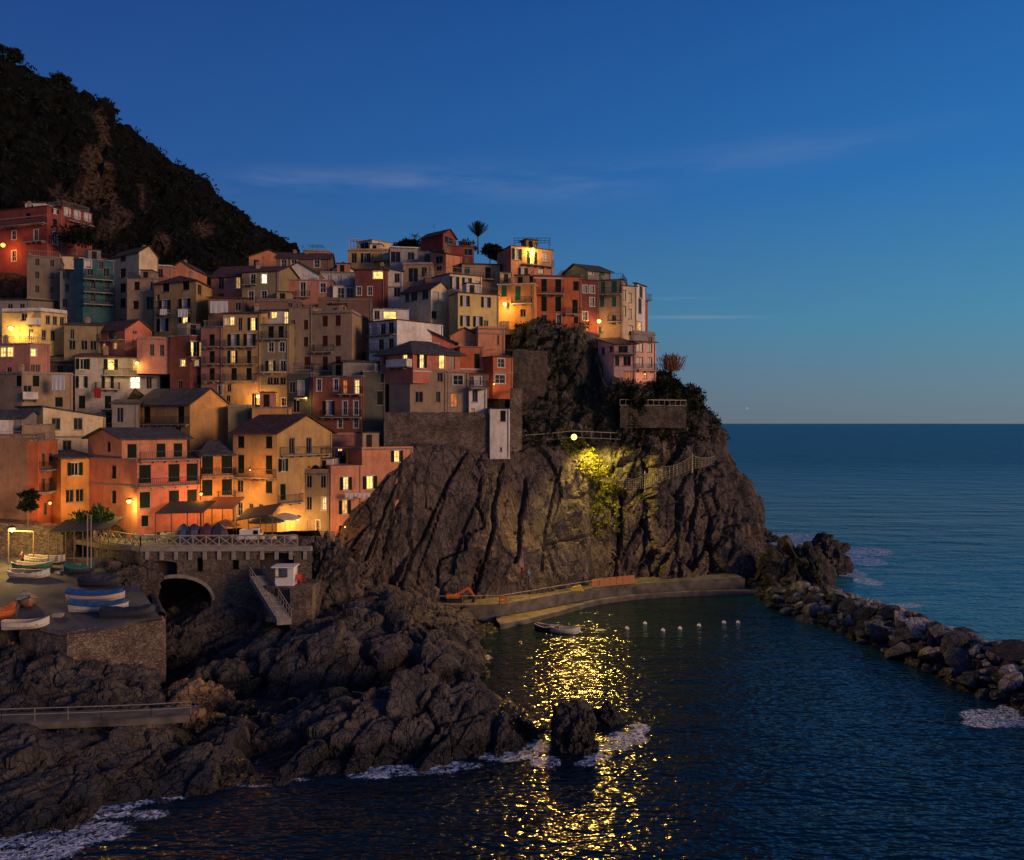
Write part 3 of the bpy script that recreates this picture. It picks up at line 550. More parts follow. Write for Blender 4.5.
H('brick red house with one green door left of the small scarlet cliff house', 'redor', '460,111 483,112', 347, 376, 'flat', 'R 361 14 c477:5; S R 369 w', depth=5)
H('small scarlet two storey house at the cliff edge with green windows and a terrace', 'redor', '483,112 493,110 513,112', 357, 390, 'flat', 'R 363 8 d501:6; R 379 8 d500:9; S R 372', rmat=TILE, sh='g', depth=5)
# ---- round tan building and neighbours on the cliff wall
H('weathered tan building with a plain rounded front standing on the cliff masonry wall', 'tan', '389,107.5 410,105.5 447,106.5', 371, 418, 'flat', 'R 377 9 n440:5; R 397 10 n419:7; R 397 10 n438:4; L 378 9 n399:7', rmat=CONC)
H('tan grey house with an orange lit doorway beside the weathered rounded building', 'tan', '447.5,106.5 469,107', 372, 418, 'flat', 'R 380 9 d458:9; R 400 13 q454:6; S R 393', rmat=CONC, depth=6)
H('pale house with a glazed balcony room on top of a plain white lower wall', 'white', '469,106.2 487,106.8', 388, 420, 'flat', 'R 396 11 n475:5; R 412 6 q473:3; B R 388 469 487 1.2', depth=5)
H('glazed balcony room with pale curtains above the plain white lower wall', 'brown', '469,107.4 489,108', 374, 389, 'flat', 'R 381 8 k478:6 n472:4', depth=4, ctrl=False, rmat=TILE)
H('tall narrow white tower wall with one shuttered window standing on the rock', 'white', '490,105.0 510,105.5', 409, 450, 'flat', 'R 416 10 c503:5; R 449.5 3.5 n501:2', rmat=TILE, depth=4, trim='white')
# ---- right hand row along the cliff lane
H('orange lamplit house with a green door and people on the lane before it', 'orange', '498,122 534,121', 285, 322, 'flat', 'R 291 10 c504:5; R 293 13 c518:5; B R 304 512 532 .9 w; R 313 7 n523:5; R 308 10 n508:3', sh='v', rmat=TRIM)
H('little lime washed niche room with a rail on the orange lamplit house', 'yellow', '500,126 511,126', 273, 287, 'flat', 'R 278 8 n506:4', depth=3, ctrl=False)
H('tall salmon house with a rooftop pergola frame and a lamp on its top balcony', 'salmon', '497,136 511,130 553,133.5', 246, 300, 'flat', 'R 254 10 w517:4; R 258 12 w532:4; R 257 9 n545:5; R 272 8 w523:4; R 271 5 n541:5; B R 264 521 552 .9', rmat=TILEG)
H('scarlet orange house with four tall green shuttered doors and a balcony on the lane', 'redor', '533,124 563,124.5', 276, 335, 'flat', 'R 285 13 c544:5 c558:5; R 304 14 c544:5 c558:5; R 318 6 n544:5; R 320 10 d559:4; B R 294 536 563 .9; S R 278 w', rmat=TILE)
H('orange red house with one column of green shutters right of the four door scarlet house', 'redor', '563.3,124.5 582,125', 277, 335, 'flat', 'R 286 9 c576:5; R 307 14 c575:5; R 320 7 c576:4; B R 314 564 580 .8', rmat=TILE)
H('narrow wine red house with white framed windows', 'dred', '582.3,125 599,126', 280, 340, 'flat', 'R 289 7 d584:4 d592:4; R 302 8 d592:4; R 316 8 d584:4; R 328 4 d584:3', rmat=TILE, chim=1)
H('tan house with bright green shutters and a long balcony on the lane', 'tan', '598,127 623,126', 281, 345, 'flat', 'R 287 11 c603:4 c614:5; R 302 9 c602:4 c614:4; R 320 9 n614:4; R 330 7 n601:4; B R 295 598 622 .9; B R 322 608 621 .7', sh='v', rmat=TILE)
H('white attic with green shutters under a dark gable behind the bright green shuttered house', 'grey', '562,136 588,131 611,133', 270, 300, 'gL', 'R 272 7 c602:4 k590:4', sh='v', rh=1.4, rmat=TILEG, over=.4)
H('cream house with three rows of small dark windows near the end of the lane', 'cream', '622,126 637,127', 286, 348, 'flat', 'R 295 9 n623.8:3; R 298 9 n630:3; R 311 9 n623.5:3; R 314 9 n630:3; R 330 8 n631:4', rmat=TILEG, chim=1)
H('white house with tall dark windows, last but one on the headland', 'white', '634,129 637,128 646,131', 284, 348, 'shed', 'R 290 14 n641:3; R 306 14 n640:3; R 326 8 l639:4', rh=.3, rmat=TILEG)
H('pink end house at the tip of the headland row', 'pink', '640,133 648,134', 299, 348, 'flat', 'B R 300 641 648 1.0', depth=5)
H('grey terrace with a railing and pots right of the lane, above the sea villa', 'grey', '634,126 655,128', 334, 352, 'flat', 'R 341 8 n650:4', depth=5, parapet=.4)
H('sea villa with two pink upper windows, the rightmost house above the sea', 'lpink', '636,118 656,119.5', 342, 392, 'shed', 'R 347 9 n638:6 n650:4; R 362 9 n638:6 n650:4; B R 370 636 655 .8; R 376 5 q645:4', rh=.9, rmat=TILE)
H('pink and white villa wing with a covered balcony left of the rightmost house', 'lpink', '598,122 614,118.5 636,118', 345, 392, 'shed', 'L 350 9 n603:3; L 347 9 n611:3; R 347 11 n623:9; B R 354 611 636 1.1; R 361 9 n616:4 n627:7; S R 370 w; R 376 8 q628:5', rh=1.3, rmat=TILE)
# ---- crimson building high on the left
H('big crimson building high at the left edge with a lamp at its foot', 'red', '-20,150 47,145 62,148', 206, 268, 'flat', 'L 216 6 c28:4; L 235 8 d14:4; L 235 10 d36:4; L 256 10 d14:4; B L 228 0 47 1.0; B L 243 27 46 1.; R 210 7 w55:3; R 223 8 c55:4; R 238 12 d55:4; S L 215', rmat=TILE, chim=1)
H('crimson wing with white shuttered windows right of the big crimson building', 'red', '62,148.2 92,154', 206, 268, 'flat', 'R 212 8 w67:3; R 215 8 w77:3; R 217 8 w87:3; B R 220 65 91 1.; R 229 5 d86:4', rmat=TILE, sh='w')
H('white attic room on the roof of the big crimson building', 'white', '25,149 44,149', 203, 208, 'shed', 'R 207 4 n31:4', depth=4, rh=.4, ctrl=False)
# fillers seen in the gaps
H('dim brown house back with a flat roof below the crimson building', 'brown', '88,148 114,148', 262, 300, 'flat', 'R 268 7 n97 n106')
H('shadowed brown house behind the orange house on the square at left', 'brown', '92,110 136,111', 424, 460, 'flat', 'R 435 7 n110 n125', depth=5)
H('shadowed tan house between the burnt orange house and the red roofed ochre house', 'olive', '228,106 262,107', 408, 450, 'flat', 'R 415 8 n250:5', depth=5, parapet=.3)
H('orange parapet terrace house just above the large red roof', 'amber', '252,104 290,105', 408, 440, 'flat', '', depth=5)
H('dim rose house filling the gap left of the hipped ochre house', 'olive', '184,119 206,119', 330, 370, 'shed', 'R 340 7 n190', rh=.8, rmat=TILEG)
H('dark tiled house between the white sheet terrace and the yellow column house', 'brown', '208,120 246,121', 298, 345, 'shed', 'R 306 8 n215 n238', rh=1.2, rmat=TILE)
H('dim grey house behind the low terraces at far left', 'grey', '-15,128 30,128', 300, 345, 'shed', 'R 308 8 n10 n22', rh=.8, rmat=TILEG)
H('brown house with a flat terrace below the rose pink long house', 'brown', '256,119 300,120', 301, 340, 'flat', 'R 306 6 n290:4', parapet=.3)
H('shaded brown house above the central tan block', 'brown', '318,122 372,123', 300, 340, 'flat', 'R 306 7 n330 n345', parapet=.3)
H('grey house filling the slope left of the round tan building', 'brown', '366,115 392,116', 352, 400, 'flat', 'R 358 8 n372:4')
H('tan wall house under the lane left of the yellow house', 'brown', '425,127 462,128', 278, 320, 'flat', '')

# ================================================================ TERRAIN
def moss_attr(G, n, lo=.25, s=3):
    up = n[...,2]; return np.clip((up-lo)*2.2+.8*fbm(G/5, 3, s), 0, 1)
def build_loft(name, st, res, amp, scale, mat, s=0, joint=None, slabf=None, axis=(.35,.1,.93), stretch=2.6, crack=.5, kind='structure', ampf=None, mossf=None, fine=1.0):
    G = loft_grid(st, res); n = grid_normals(G)
    a = amp if ampf is None else amp*ampf(G)
    D = crag(G, n, 1.0, scale, axis, stretch, s, crack, fine)-G
    if slabf:
        m_ = slabf(G)[...,None]; D2 = crag(G, n, 1.0, 9.0, (.5,.0,.86), 1.7, s+200, .22, 1.0)-G; D = D*(1-m_)+D2*m_*.8/amp
    if joint: D = D-n*(joint(G)/amp)[...,None]
    G2 = G+D*(a[...,None] if hasattr(a, 'shape') else a); n2 = grid_normals(G2)
    at = {'moss': (mossf(G2, n2) if mossf else np.zeros(G.shape[:2])).ravel()}
    return grid_obj(name, G2, mat, kind, attrs=at), G2, n2
def st(x, *ks):      # one station of a loft at a bearing: (y, Y) pairs; x may shift per control (x, y, Y)
    return [P(*(k if len(k) == 3 else (x, *k))) for k in ks]
# headland: profiles from below the sea, up the cliff and over the top
def under(x, y, Y): p = P(x, y, Y); p[2] = -2.5; p[1] -= 1.5; return p
def back(x, Y, z): q = PX(x, Y); return np.array([q[0], q[1], z])
HD = []
for x, k in [(322, ((598,92),(585,94),(560,97),(545,99),(540,104),(536,112),(530,120))),
             (345, ((600,94),(570,95.3),(540,96.3),(520,98),(515,103),(505,112),(495,120))),
             (372, ((602,96),(560,96.5),(520,97),(490,99),(480,104),(465,112),(440,122))),
             (400, ((602,98),(560,98.5),(505,99.2),(455,101),(448,107),(430,113),(400,124))),
             (425, ((602,99),(555,100.5),(500,102),(450,104),(446,108),(412,113),(385,126))),
             (455, ((602,99),(555,101),(500,103),(448,105),(445,108.5),(412,114),(372,126))),
             (490, ((601,100),(555,102),(500,104),(455,106),(450,109),(412,115),(360,126))),
             (520, ((598,102),(550,104),(500,106.5),(457,108.5),(440,111),(385,117),(322,123))),
             (560, ((593,105),(545,107.5),(500,109.5),(460,111),(441,113.5),(388,118.5),(324,124))),
             (588, ((588,108),(540,110),(505,111.5),(478,112.5),(446,115),(392,119.5),(334,125))),
             (594, ((587,110.5),(540,112.6),(505,113.6),(478,114.6),(446,116),(392,120),(340,125))),
             (604, ((586,112),(540,112.8),(505,113.8),(480,114.8),(446,115.8),(405,117.2),(384,118.6))),
             (618, ((584,112),(540,112.8),(502,113.6),(478,114.6),(446,115.4),(408,116.6),(384,117.6))),
             (640, ((583,113),(540,114),(504,114.6),(480,115.4),(448,116),(408,116.6),(384,117.4))),
             (665, ((582,114),(545,115),(510,116),(485,117.4),(450,118.6),(408,120),(381,122))),
             (692, ((582,115),(550,116),(520,117.5),(492,119),(455,122),(424,125),(398,130))),
             (715, ((582,116),(555,117),(530,118),(505,120),(478,122),(452,126),(428,131))),
             (738, ((582,117),(562,118),(545,119),(527,120.5),(507,122.5),(490,127),(470,132))),
             (755, ((583,118),(570,119),(557,120),(543,121.5),(530,124),(518,128),(508,133))),
             (766, ((584,119.5),(576,120.5),(570,121.5),(563,123),(556,126),(550,130),(545,135)))]:
    HD.append([under(x, *k[0])]+[P(x, *q) for q in k]+[back(min(x, 700)-8, 150, 26 if x > 600 else 33), back(min(x,700)-10, 178, -2)])
HD.append([back(768, 124, -2.5), back(769,126,0), back(769,127,1), back(769,128,2), back(768,130,2.5), back(767,133,3), back(765,137,3), back(762,141,2), back(700,152,2), back(690,178,-2.5)])
def hd_amp(G):
    px = CX+G[...,0]/G[...,1]*F; a = np.ones(G.shape[:2])
    a = np.where((px > 395) & (px < 590) & (G[...,1] < 112), .8, a)
    a = np.where((px > 585) & (px < 611), .3, a)
    return a
JT = [([(503,465),(494.5,498),(493,528),(480,576),(475,591)],1.7), ([(526,479),(522.6,510),(516.5,562)],1.7), ([(480,479),(477,506),(483.5,515.5),(482,528),(464,535),(465,550),(441,559),(435,596)],1.2),
  ([(465,452),(438,501),(424,535),(397,591)],1.6), ([(592,479),(593,585)],1.2), ([(624,495),(621,553),(614,585)],2.), ([(678,500),(677.6,546),(676,580)],1.6), ([(711,545),(713,585)],3.), ([(650,500),(645,560)],1.4), ([(560,468),(548,520),(540,575)],.9), ([(452,470),(430,540),(415,590)],.9), ([(415,470),(385,560)],1.3), ([(400,480),(365,560)],1.3), ([(700,470),(690,540)],1.2), ([(735,500),(728,560)],1.2), ([(545,545),(590,535)],.9), ([(480,560),(470,598)],1.5)]
def slab_mask(G):
    px = CX+G[...,0]/G[...,1]*F+6*fbm(G/6, 2, 71); z = G[...,2]
    return np.clip((px-402)/16, 0, 1)*np.clip((596-px)/8, 0, 1)*np.clip((112.9-G[...,1])/1.5, 0, 1)
def joints(G):
    px = CX+G[...,0]/G[...,1]*F+3*fbm(G/2.5, 3, 77); py = HY-(G[...,2]-CH)/G[...,1]*F; d = np.zeros(px.shape)
    for pl, w in JT:
        for (x1,y1), (x2,y2) in zip(pl[:-1], pl[1:]):
            dx, dy = x2-x1, y2-y1; t = np.clip(((px-x1)*dx+(py-y1)*dy)/(dx*dx+dy*dy), 0, 1); q = np.hypot(px-x1-t*dx, py-y1-t*dy); d = np.maximum(d, w*.85*np.exp(-(q/(.62*w+.4))**2))
    return d
def hd_moss(G, n):
    px = CX+G[...,0]/G[...,1]*F; z = G[...,2]; m = np.clip((n[...,2]-.45)*2, 0, 1)*np.clip((z-6)/8, 0, 1)
    up = (px > 508)*np.clip((z-21)/3, 0, 1)*.85; g2 = np.exp(-((px-655)/45)**2-((z-17)/2.2)**2)*.9
    gl = np.exp(-((px-606)/14)**2)*np.clip((z-6)/8, 0, 1)*.8
    return np.clip(m*.6+up+gl+g2, 0, 1)
hd, HG, HN = build_loft('headland', HD, .25, 1.35, 6.5, ROCK, s=3, joint=joints, slabf=slab_mask, axis=(.42,.1,.9), stretch=2.4, crack=.34, ampf=hd_amp, mossf=hd_moss)
# village hillside: ground rising through the foundations of the houses
cp = np.array(CTRL); xs = np.arange(-112, 34, 1.5); ys = np.arange(88, 215, 1.5); X, Y = np.meshgrid(xs, ys, indexing='ij')
zz = np.zeros_like(X); ws = np.zeros_like(X)
for c in cp:
    w = 1/((X-c[0])**2+(Y-c[1])**2+2.5)**2; zz += w*c[2]; ws += w
zz /= ws
ex = np.array([(*PX(x, Yv), z) for x, Yv, z in [(150,97,10.6),(250,97,10.6),(100,97,10.6),(60,95,10.4),(300,100,10.8)]])
zz = np.where(Y > 158, zz-(Y-158)*.25, zz)
zz = np.where(Y < 91, np.minimum(zz, 10.3), zz)
fade = np.clip((X-(8))/6, 0, 1); zz = zz-fade*np.clip(132-Y, 0, 99)*.0
edge = (X > -19) & (Y < 108); zz = np.where(edge, np.minimum(zz, 12), zz)
px_ = CX+X/Y*F
lim = CH+(HY-332.)*Y/F
zz = np.where(px_ > 508, np.minimum(zz, np.where(Y < 124, 20+(Y-112)*1.2, lim)), zz)
zz = np.where((px_ > 590) & (Y < 124), 16, zz)
G = np.stack([X, Y, zz+.5*fbm(np.stack([X,Y,X*0], -1)/5, 3, 5)], -1)
SOIL = rock('earth_slope', (.04,.034,.026), (.075,.06,.045), (.11,.085,.06), wet=False)
fc = grid_faces(*G.shape[:2]); pf = px_.ravel()[fc].mean(1); Yf = Y.ravel()[fc].mean(1)
keep = ~(((pf > 318) & (Yf < 104)) | ((pf > 500) & (Yf < 125)) | ((pf > 588) & (Yf < 128)) | (pf > 648) | ((pf < 320) & (Yf < 91)))
np_mesh('hillside', G.reshape(-1,3), fc[keep], SOIL, attrs={'moss': np.zeros(G.shape[0]*G.shape[1])})['kind'] = 'structure'
# mountain behind the village
MT = []
for x, ry, rY in [(-160,-60,250),(-60,32,255),(0,61,260),(28,73,262),(55,87,265),(84,99,268),(96,106,270),(107,109,271),(111,127,273),(122,134,274),(150,151,282),(195,181,292),(230,206,300),(262,232,310),(288,252,318),(310,275,330),(345,305,345)]:
    fy = 300 if x < 230 else 312
    top = P(x, ry, rY); ft = P(x, fy, 158+max(0, x)*.12)
    MT.append([back(x, 150, ft[2]-16), ft, ft*.72+top*.28+np.array([0,4,-6]), ft*.4+top*.6+np.array([0,3,-3]), ft*.15+top*.85, top, back(x, rY+45, top[2]-20), back(x, rY+160, -2)])
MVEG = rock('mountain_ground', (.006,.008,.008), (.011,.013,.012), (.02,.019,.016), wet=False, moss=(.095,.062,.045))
def inpoly(px, py, poly):
    r = np.zeros(px.shape, bool); n = len(poly)
    for i in range(n):
        (x1,y1), (x2,y2) = poly[i], poly[(i+1) % n]
        c = ((y1 > py) != (y2 > py)) & (px < (x2-x1)*(py-y1)/(y2-y1+1e-9)+x1); r ^= c
    return r
RK = [[(93,118),(103,110),(114,140),(112,152),(96,130)], [(82,150),(104,140),(112,180),(118,205),(95,210),(76,195),(78,170)], [(50,190),(82,192),(84,212),(60,206)],
      [(112,205),(130,212),(132,228),(112,225)], [(155,235),(168,232),(172,250),(158,252)], [(139,178),(144,185),(146,215),(142,212)], [(190,222),(208,218),(214,235),(198,240)], [(100,215),(125,228),(128,245),(100,236)]]
def mt_moss(G, n):
    w = 5*np.stack([fbm(G/9, 3, 21), fbm(G/9, 3, 22)], -1)
    px = CX+G[...,0]/G[...,1]*F+w[...,0]; py = HY-(G[...,2]-CH)/G[...,1]*F+w[...,1]; r = np.zeros(px.shape)
    for q in RK: r = np.maximum(r, inpoly(px, py, q)*1.)
    return r*(G[...,2] > 30)
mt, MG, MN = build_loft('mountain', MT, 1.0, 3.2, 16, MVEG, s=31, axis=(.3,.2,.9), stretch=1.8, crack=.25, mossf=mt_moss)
# shore rocks: front ridge, middle spur, near terrace, the cove bank
def shore(name, rows, res, amp, scale, mat=ROCKD, s=0, axis=(.55,.3,.75), stretch=2.4, **k):
    S = []
    for x, *ks in rows:
        q = [P(*(kk if len(kk) == 3 else (x, *kk))) for kk in ks]
        a = q[0].copy(); a[2] = -1.6; a[1] -= .8; b = q[-1].copy(); b[2] = -1.6; b[1] += 1.2; S.append([a]+q+[b])
    for q in (S[0], S[-1]):
        for p in q: p[2] = min(p[2], -.6)
    return build_loft(name, S, res, amp, scale, mat, s=s, axis=axis, stretch=stretch, **k)
Wy = lambda y: CH*F/(y-HY)
shore('front_rocks', [
    (160,(800,Wy(800)),(775,55),(765,57.5),(760,60),(748,Wy(748))),
    (185,(792,Wy(792)),(765,54.5),(745,57.5),(742,60),(735,Wy(735))),
    (230,(787,Wy(787)),(757,55.5),(735,58.5),(728,61),(722,Wy(722))),
    (280,(782,Wy(782)),(750,56.2),(722,59.5),(716,62.5),(714,Wy(714))),
    (330,(775,Wy(775)),(738,57.2),(702,60.5),(695,63.5),(705,Wy(705))),
    (375,(770,Wy(770)),(730,57.8),(697,61),(690,64.5),(700,Wy(700))),
    (405,(766,Wy(766)),(722,58.4),(682,61.5),(674,65.5),(696,Wy(696))),
    (430,(764,Wy(764)),(716,58.6),(678,62),(668,66),(692,Wy(692))),
    (450,(762,Wy(762)),(722,58.8),(692,62),(684,66),(694,Wy(694))),
    (475,(758,Wy(758)),(712,59.2),(682,62.5),(673,66),(692,Wy(692))),
    (492,(755,Wy(755)),(722,59.5),(700,62.5),(694,65),(700,Wy(700))),
    (515,(751,Wy(751)),(730,60),(718,62.3),(713,64),(713,Wy(713))),
    (538,(746,Wy(746)),(738,60.5),(735,61.5),(733,62.5),(730,Wy(730)))], .16, .95, 4.2, s=60, crack=.3, fine=.7)
shore('cove_spur', [
    (190,(690,Wy(690)),(684,74),(680,76),(676,78),(672,Wy(672))),
    (225,(693,Wy(693)),(672,73.5),(660,76),(652,79),(655,Wy(655))),
    (255,(695,Wy(695)),(668,73),(648,76),(638,79.5),(640,Wy(645))),
    (285,(695,Wy(695)),(660,73.2),(636,77),(622,82),(615,86)),
    (315,(696,Wy(696)),(655,73.2),(625,78),(610,84),(598,90)),
    (345,(693,Wy(693)),(650,74),(618,79),(600,86),(592,92)),
    (378,(692,Wy(692)),(648,74.5),(610,80),(590,87),(590,94)),
    (405,(690,Wy(690)),(648,74.8),(612,80),(596,87),(596,96)),
    (425,(690,Wy(690)),(655,75),(630,78.5),(612,86),(600,97)),
    (445,(690,Wy(690)),(650,75.5),(628,79),(622,86),(606,97)),
    (468,(686,Wy(686)),(655,76.5),(640,79.5),(634,86),(618,94)),
    (482,(678,Wy(678)),(668,77.5),(664,79),(660,81),(655,Wy(655))),
    (490,(672,Wy(672)),(670,78.5),(669,79),(668,79.5),(666,Wy(666)))], .19, 1.15, 5.2, s=70, crack=.3, fine=.7)
shore('path_foot_rocks', [
    (440,(655,Wy(655)),(632,92),(622,95.5),(620,97),(612,99)),
    (465,(640,Wy(640)),(630,93.2),(622,96),(618,97),(612,99)),
    (490,(633,Wy(633)),(626,94.5),(621,96.5),(618,97.5),(612,99)),
    (505,(629,Wy(629)),(626,95),(624,96.5),(622,97.5),(618,99))], .25, .4, 2.0, s=75)
shore('near_terrace_rocks', [
    (-210,(850,Wy(850)),(800,47.5),(760,51),(726,54.5),(724,57.5),(716,60),(690,62)),
    (0,(842,Wy(842)),(800,48.5),(762,51.5),(728,55),(722,57.5),(712,60),(688,63)),
    (50,(832,Wy(832)),(795,49.2),(760,52),(728,55),(722,57.5),(712,60),(690,64)),
    (100,(818,Wy(818)),(785,50.5),(757,53),(730,55.3),(724,57.7),(712,60.5),(692,64)),
    (150,(800,Wy(800)),(778,52.3),(758,53.8),(736,55.6),(730,57.7),(722,60.5),(700,65)),
    (190,(787,Wy(787)),(772,53.6),(758,54.8),(742,56),(736,57.7),(728,61),(706,65)),
    (205,(782,Wy(782)),(772,55),(765,56),(758,57),(750,58.5),(735,61.5),(718,65))], .17, .75, 4.0, s=80, crack=.3, fine=.8, axis=(.75,.2,.5), stretch=3)
shore('pier_foot_rocks', [
    (-200,(712,62),(690,64),(665,66.5),(645,69),(620,74)),
    (0,(712,62),(690,64),(662,66.5),(640,69.5),(622,74)),
    (30,(714,61.5),(695,63.5),(672,65.5),(660,68),(655,70)),
    (55,(716,61),(690,63.4),(668,64.7),(662,67),(660,70)),
    (95,(716,61),(690,63.6),(666,65.8),(664,68),(662,72)),
    (130,(716,61.5),(692,64.4),(672,67),(668,70),(665,72)),
    (160,(712,62.5),(700,64.8),(690,67.5),(690,70),(690,72)),
    (172,(712,Wy(712)),(708,65),(704,68),(702,70),(700,72))], .17, .7, 3.6, s=90, crack=.35, fine=.7, axis=(.3,.1,.9))
shore('sloping_strata_rocks', [
    (-200,(700,66),(670,68),(640,71),(618,75),(612,80)),
    (-10,(696,66),(668,68),(640,71),(618,75),(612,80)),
    (20,(690,66),(668,68),(648,70),(632,73),(625,78)),
    (34,(688,66.5),(676,68),(664,70),(655,72),(650,75))], .2, .6, 2.6, mat=ROCKY, s=95, axis=(.8,.2,.4), stretch=3.5)
shore('cove_bank', [
    (120,(660,Wy(660)),(640,83),(620,86),(600,92),(590,98)),
    (165,(664,Wy(664)),(645,82),(625,86),(605,92),(598,98)),
    (205,(668,Wy(668)),(640,81),(615,85),(595,90),(585,96)),
    (240,(668,Wy(668)),(638,80.5),(612,84),(592,87.5),(580,92)),
    (275,(664,Wy(664)),(640,81),(620,84),(604,86.5),(590,90)),
    (310,(650,Wy(650)),(632,83),(612,86),(600,88),(590,92)),
    (345,(640,Wy(640)),(625,86),(606,88),(594,91),(588,95))], .2, .9, 4.4, s=100, crack=.35, fine=.7, axis=(.75,.2,.55))
# single rocks
def rock_thing(name, label, c, r, mat, s, res=40, amp=.35, flatb=-.25, grp=None, axis=(.3,.1,.9), cat='rock', pw=.8):
    th = np.linspace(0, 2*math.pi, res*2+1); ph = np.linspace(-.5, math.pi/2, res); T, Ph = np.meshgrid(th, ph, indexing='ij')
    cz = np.sin(Ph); cr = np.sign(np.cos(Ph))*np.abs(np.cos(Ph))**pw
    G = np.stack([cr*np.cos(T)*r[0], cr*np.sin(T)*r[1], cz*r[2]], -1)
    n = np.stack([cr*np.cos(T)/r[0], cr*np.sin(T)/r[1], cz/r[2]], -1); n /= np.linalg.norm(n, axis=-1, keepdims=True)
    m = min(r); G = crag(G+np.array(c), n, m*amp*2, m*1.15, axis, 1.8, s, .18)-np.array(c)
    G[-1] = G[0]
    o = grid_obj(name, G, mat, None, attrs={'moss': np.zeros(G.shape[0]*G.shape[1])}); o.location = c
    return tag(o, label, cat, grp)
rock_thing('sea_stack', 'tall dark square topped rock standing alone in the gold glitter of the bay', W(578,750)+np.array([0,.4,-.2]), (1.45,1.2,3.4), ROCKD, 5, 50, .2, pw=.3)
rock_thing('sea_stack', 'thin upright slab of rock against the left side of the square topped rock', W(559,740)+np.array([0,0,-.2]), (.5,.8,2.7), ROCKD, 6, 26, .2, pw=.4)
rock_thing('sea_stack', 'low rounded rock behind the square topped rock in the bay, at its right', W(607,722)+np.array([0,0,-.3]), (1.15,1.0,1.5), ROCKD, 8, 30, .25)
rock_thing('shore_rock', 'dark wet rock at the seaward end of the front ridge, edged by foam', W(512,742)+np.array([0,1,-.5]), (1.7,1.5,1.9), ROCKD, 9, 36, .28)
rock_thing('tip_rock', 'big pointed dark rock rising at the root of the boulder breakwater', P(806,588,112)+np.array([0,1.5,-1]), (4.4,4.0,7.0), ROCKD, 12, 56, .26, axis=(-.3,.1,.9))
rock_thing('tip_rock', 'black rounded rock behind the big pointed rock, facing the open sea', P(828,562,128)+np.array([0,1,-1.5]), (3.6,3.2,5.3), ROCKD, 14, 40, .25)
rock_thing('tip_rock', 'dark rock leaning against the foot of the headland left of the big pointed rock', P(772,590,115)+np.array([0,2,-1]), (2.5,2.6,5.6), ROCKD, 15, 40, .28)
rock_thing('tip_rock', 'small black rock awash at the right foot of the headland', W(764,545)+np.array([2,6,-1.0]), (2.6,2,2.4), ROCKD, 19, 26, .28)
rock_thing('shore_rock', 'smooth orange brown rock lit warm at the foot of the stone pier', P(196,702,67)+np.array([0,0,-1.5]), (3.7,2.2,3.0), ROCKY, 16, 44, .16, axis=(.95,.1,.2))
rock_thing('shore_rock', 'grey rounded rock behind the orange brown rock in the cove', P(222,680,72)+np.array([0,0,-1.3]), (2.3,1.8,2.6), ROCKD, 17, 34, .2)
rock_thing('shore_rock', 'warm tinted rock between the walkway end and the orange brown rock', P(190,722,62)+np.array([0,0,-1.3]), (2.6,1.8,2.0), ROCKY, 18, 34, .22)
rock_thing('shore_rock', 'dark boulder in the shallow water right of the walkway end', W(243,716)+np.array([0,0,-.3]), (1.7,1.3,1.3), ROCKD, 21, 30, .22)
rock_thing('shore_rock', 'rough brown rock bank between the boat ramp and the bridge arch', P(134,606,80.5)+np.array([0,0,0]), (1.7,2.6,3.5), ROCK, 41, 40, .25)
rock_thing('shore_rock', 'rock outcrop under the railing at the left end of the bridge', P(118,578,85)+np.array([0,0,-.8]), (2.4,1.8,2.6), ROCK, 43, 40, .22)
rock_thing('shore_rock', 'low dark rock ledge in the shadow just inside the bridge arch', P(168,648,80), (2.6,2.2,1.7), ROCKD, 44, 30, .25)
rock_thing('shore_rock', 'rock buttress closing the right end of the bridge below the pink tower', P(322,580,86.5)+np.array([0,0,0]), (3.0,2.6,4.4), ROCK, 47, 44, .25)
# breakwater
BW = [(775,600,118,.5),(800,604,106,2.4),(850,619,97,3.0),(900,636,88.5,3.0),(950,655,81,3.0),(1000,676,74.5,3.0),(1060,702,67.5,2.8),(1120,730,61,2.4)]
cl = [np.array([*PX(x, Yv), zt_]) for x, y, Yv, zt_ in BW]
core = []
for i, c in enumerate(cl):
    d = cl[min(i+1, len(cl)-1)]-cl[max(i-1, 0)]; d = d[:2]/np.linalg.norm(d[:2]); nn = np.array([-d[1], d[0]])*1.0
    if nn[0] < 0: nn = -nn
    core.append([np.array([*(c[:2]+nn*w), z]) for w, z in ((-5.6,-1.5),(-4.4,.2),(-2.4,c[2]*.62),(0,c[2]*.8),(2.4,c[2]*.62),(4.6,.2),(5.8,-1.5))])
build_loft('breakwater_core', core, .4, .5, 1.6, ROCKD, s=120)
BM = []
BR = rock('boulder_pale', (.24,.23,.24), (.40,.38,.38), (.52,.50,.48)); BR2 = rock('boulder_dark', (.05,.05,.055), (.10,.10,.105), (.17,.165,.165))
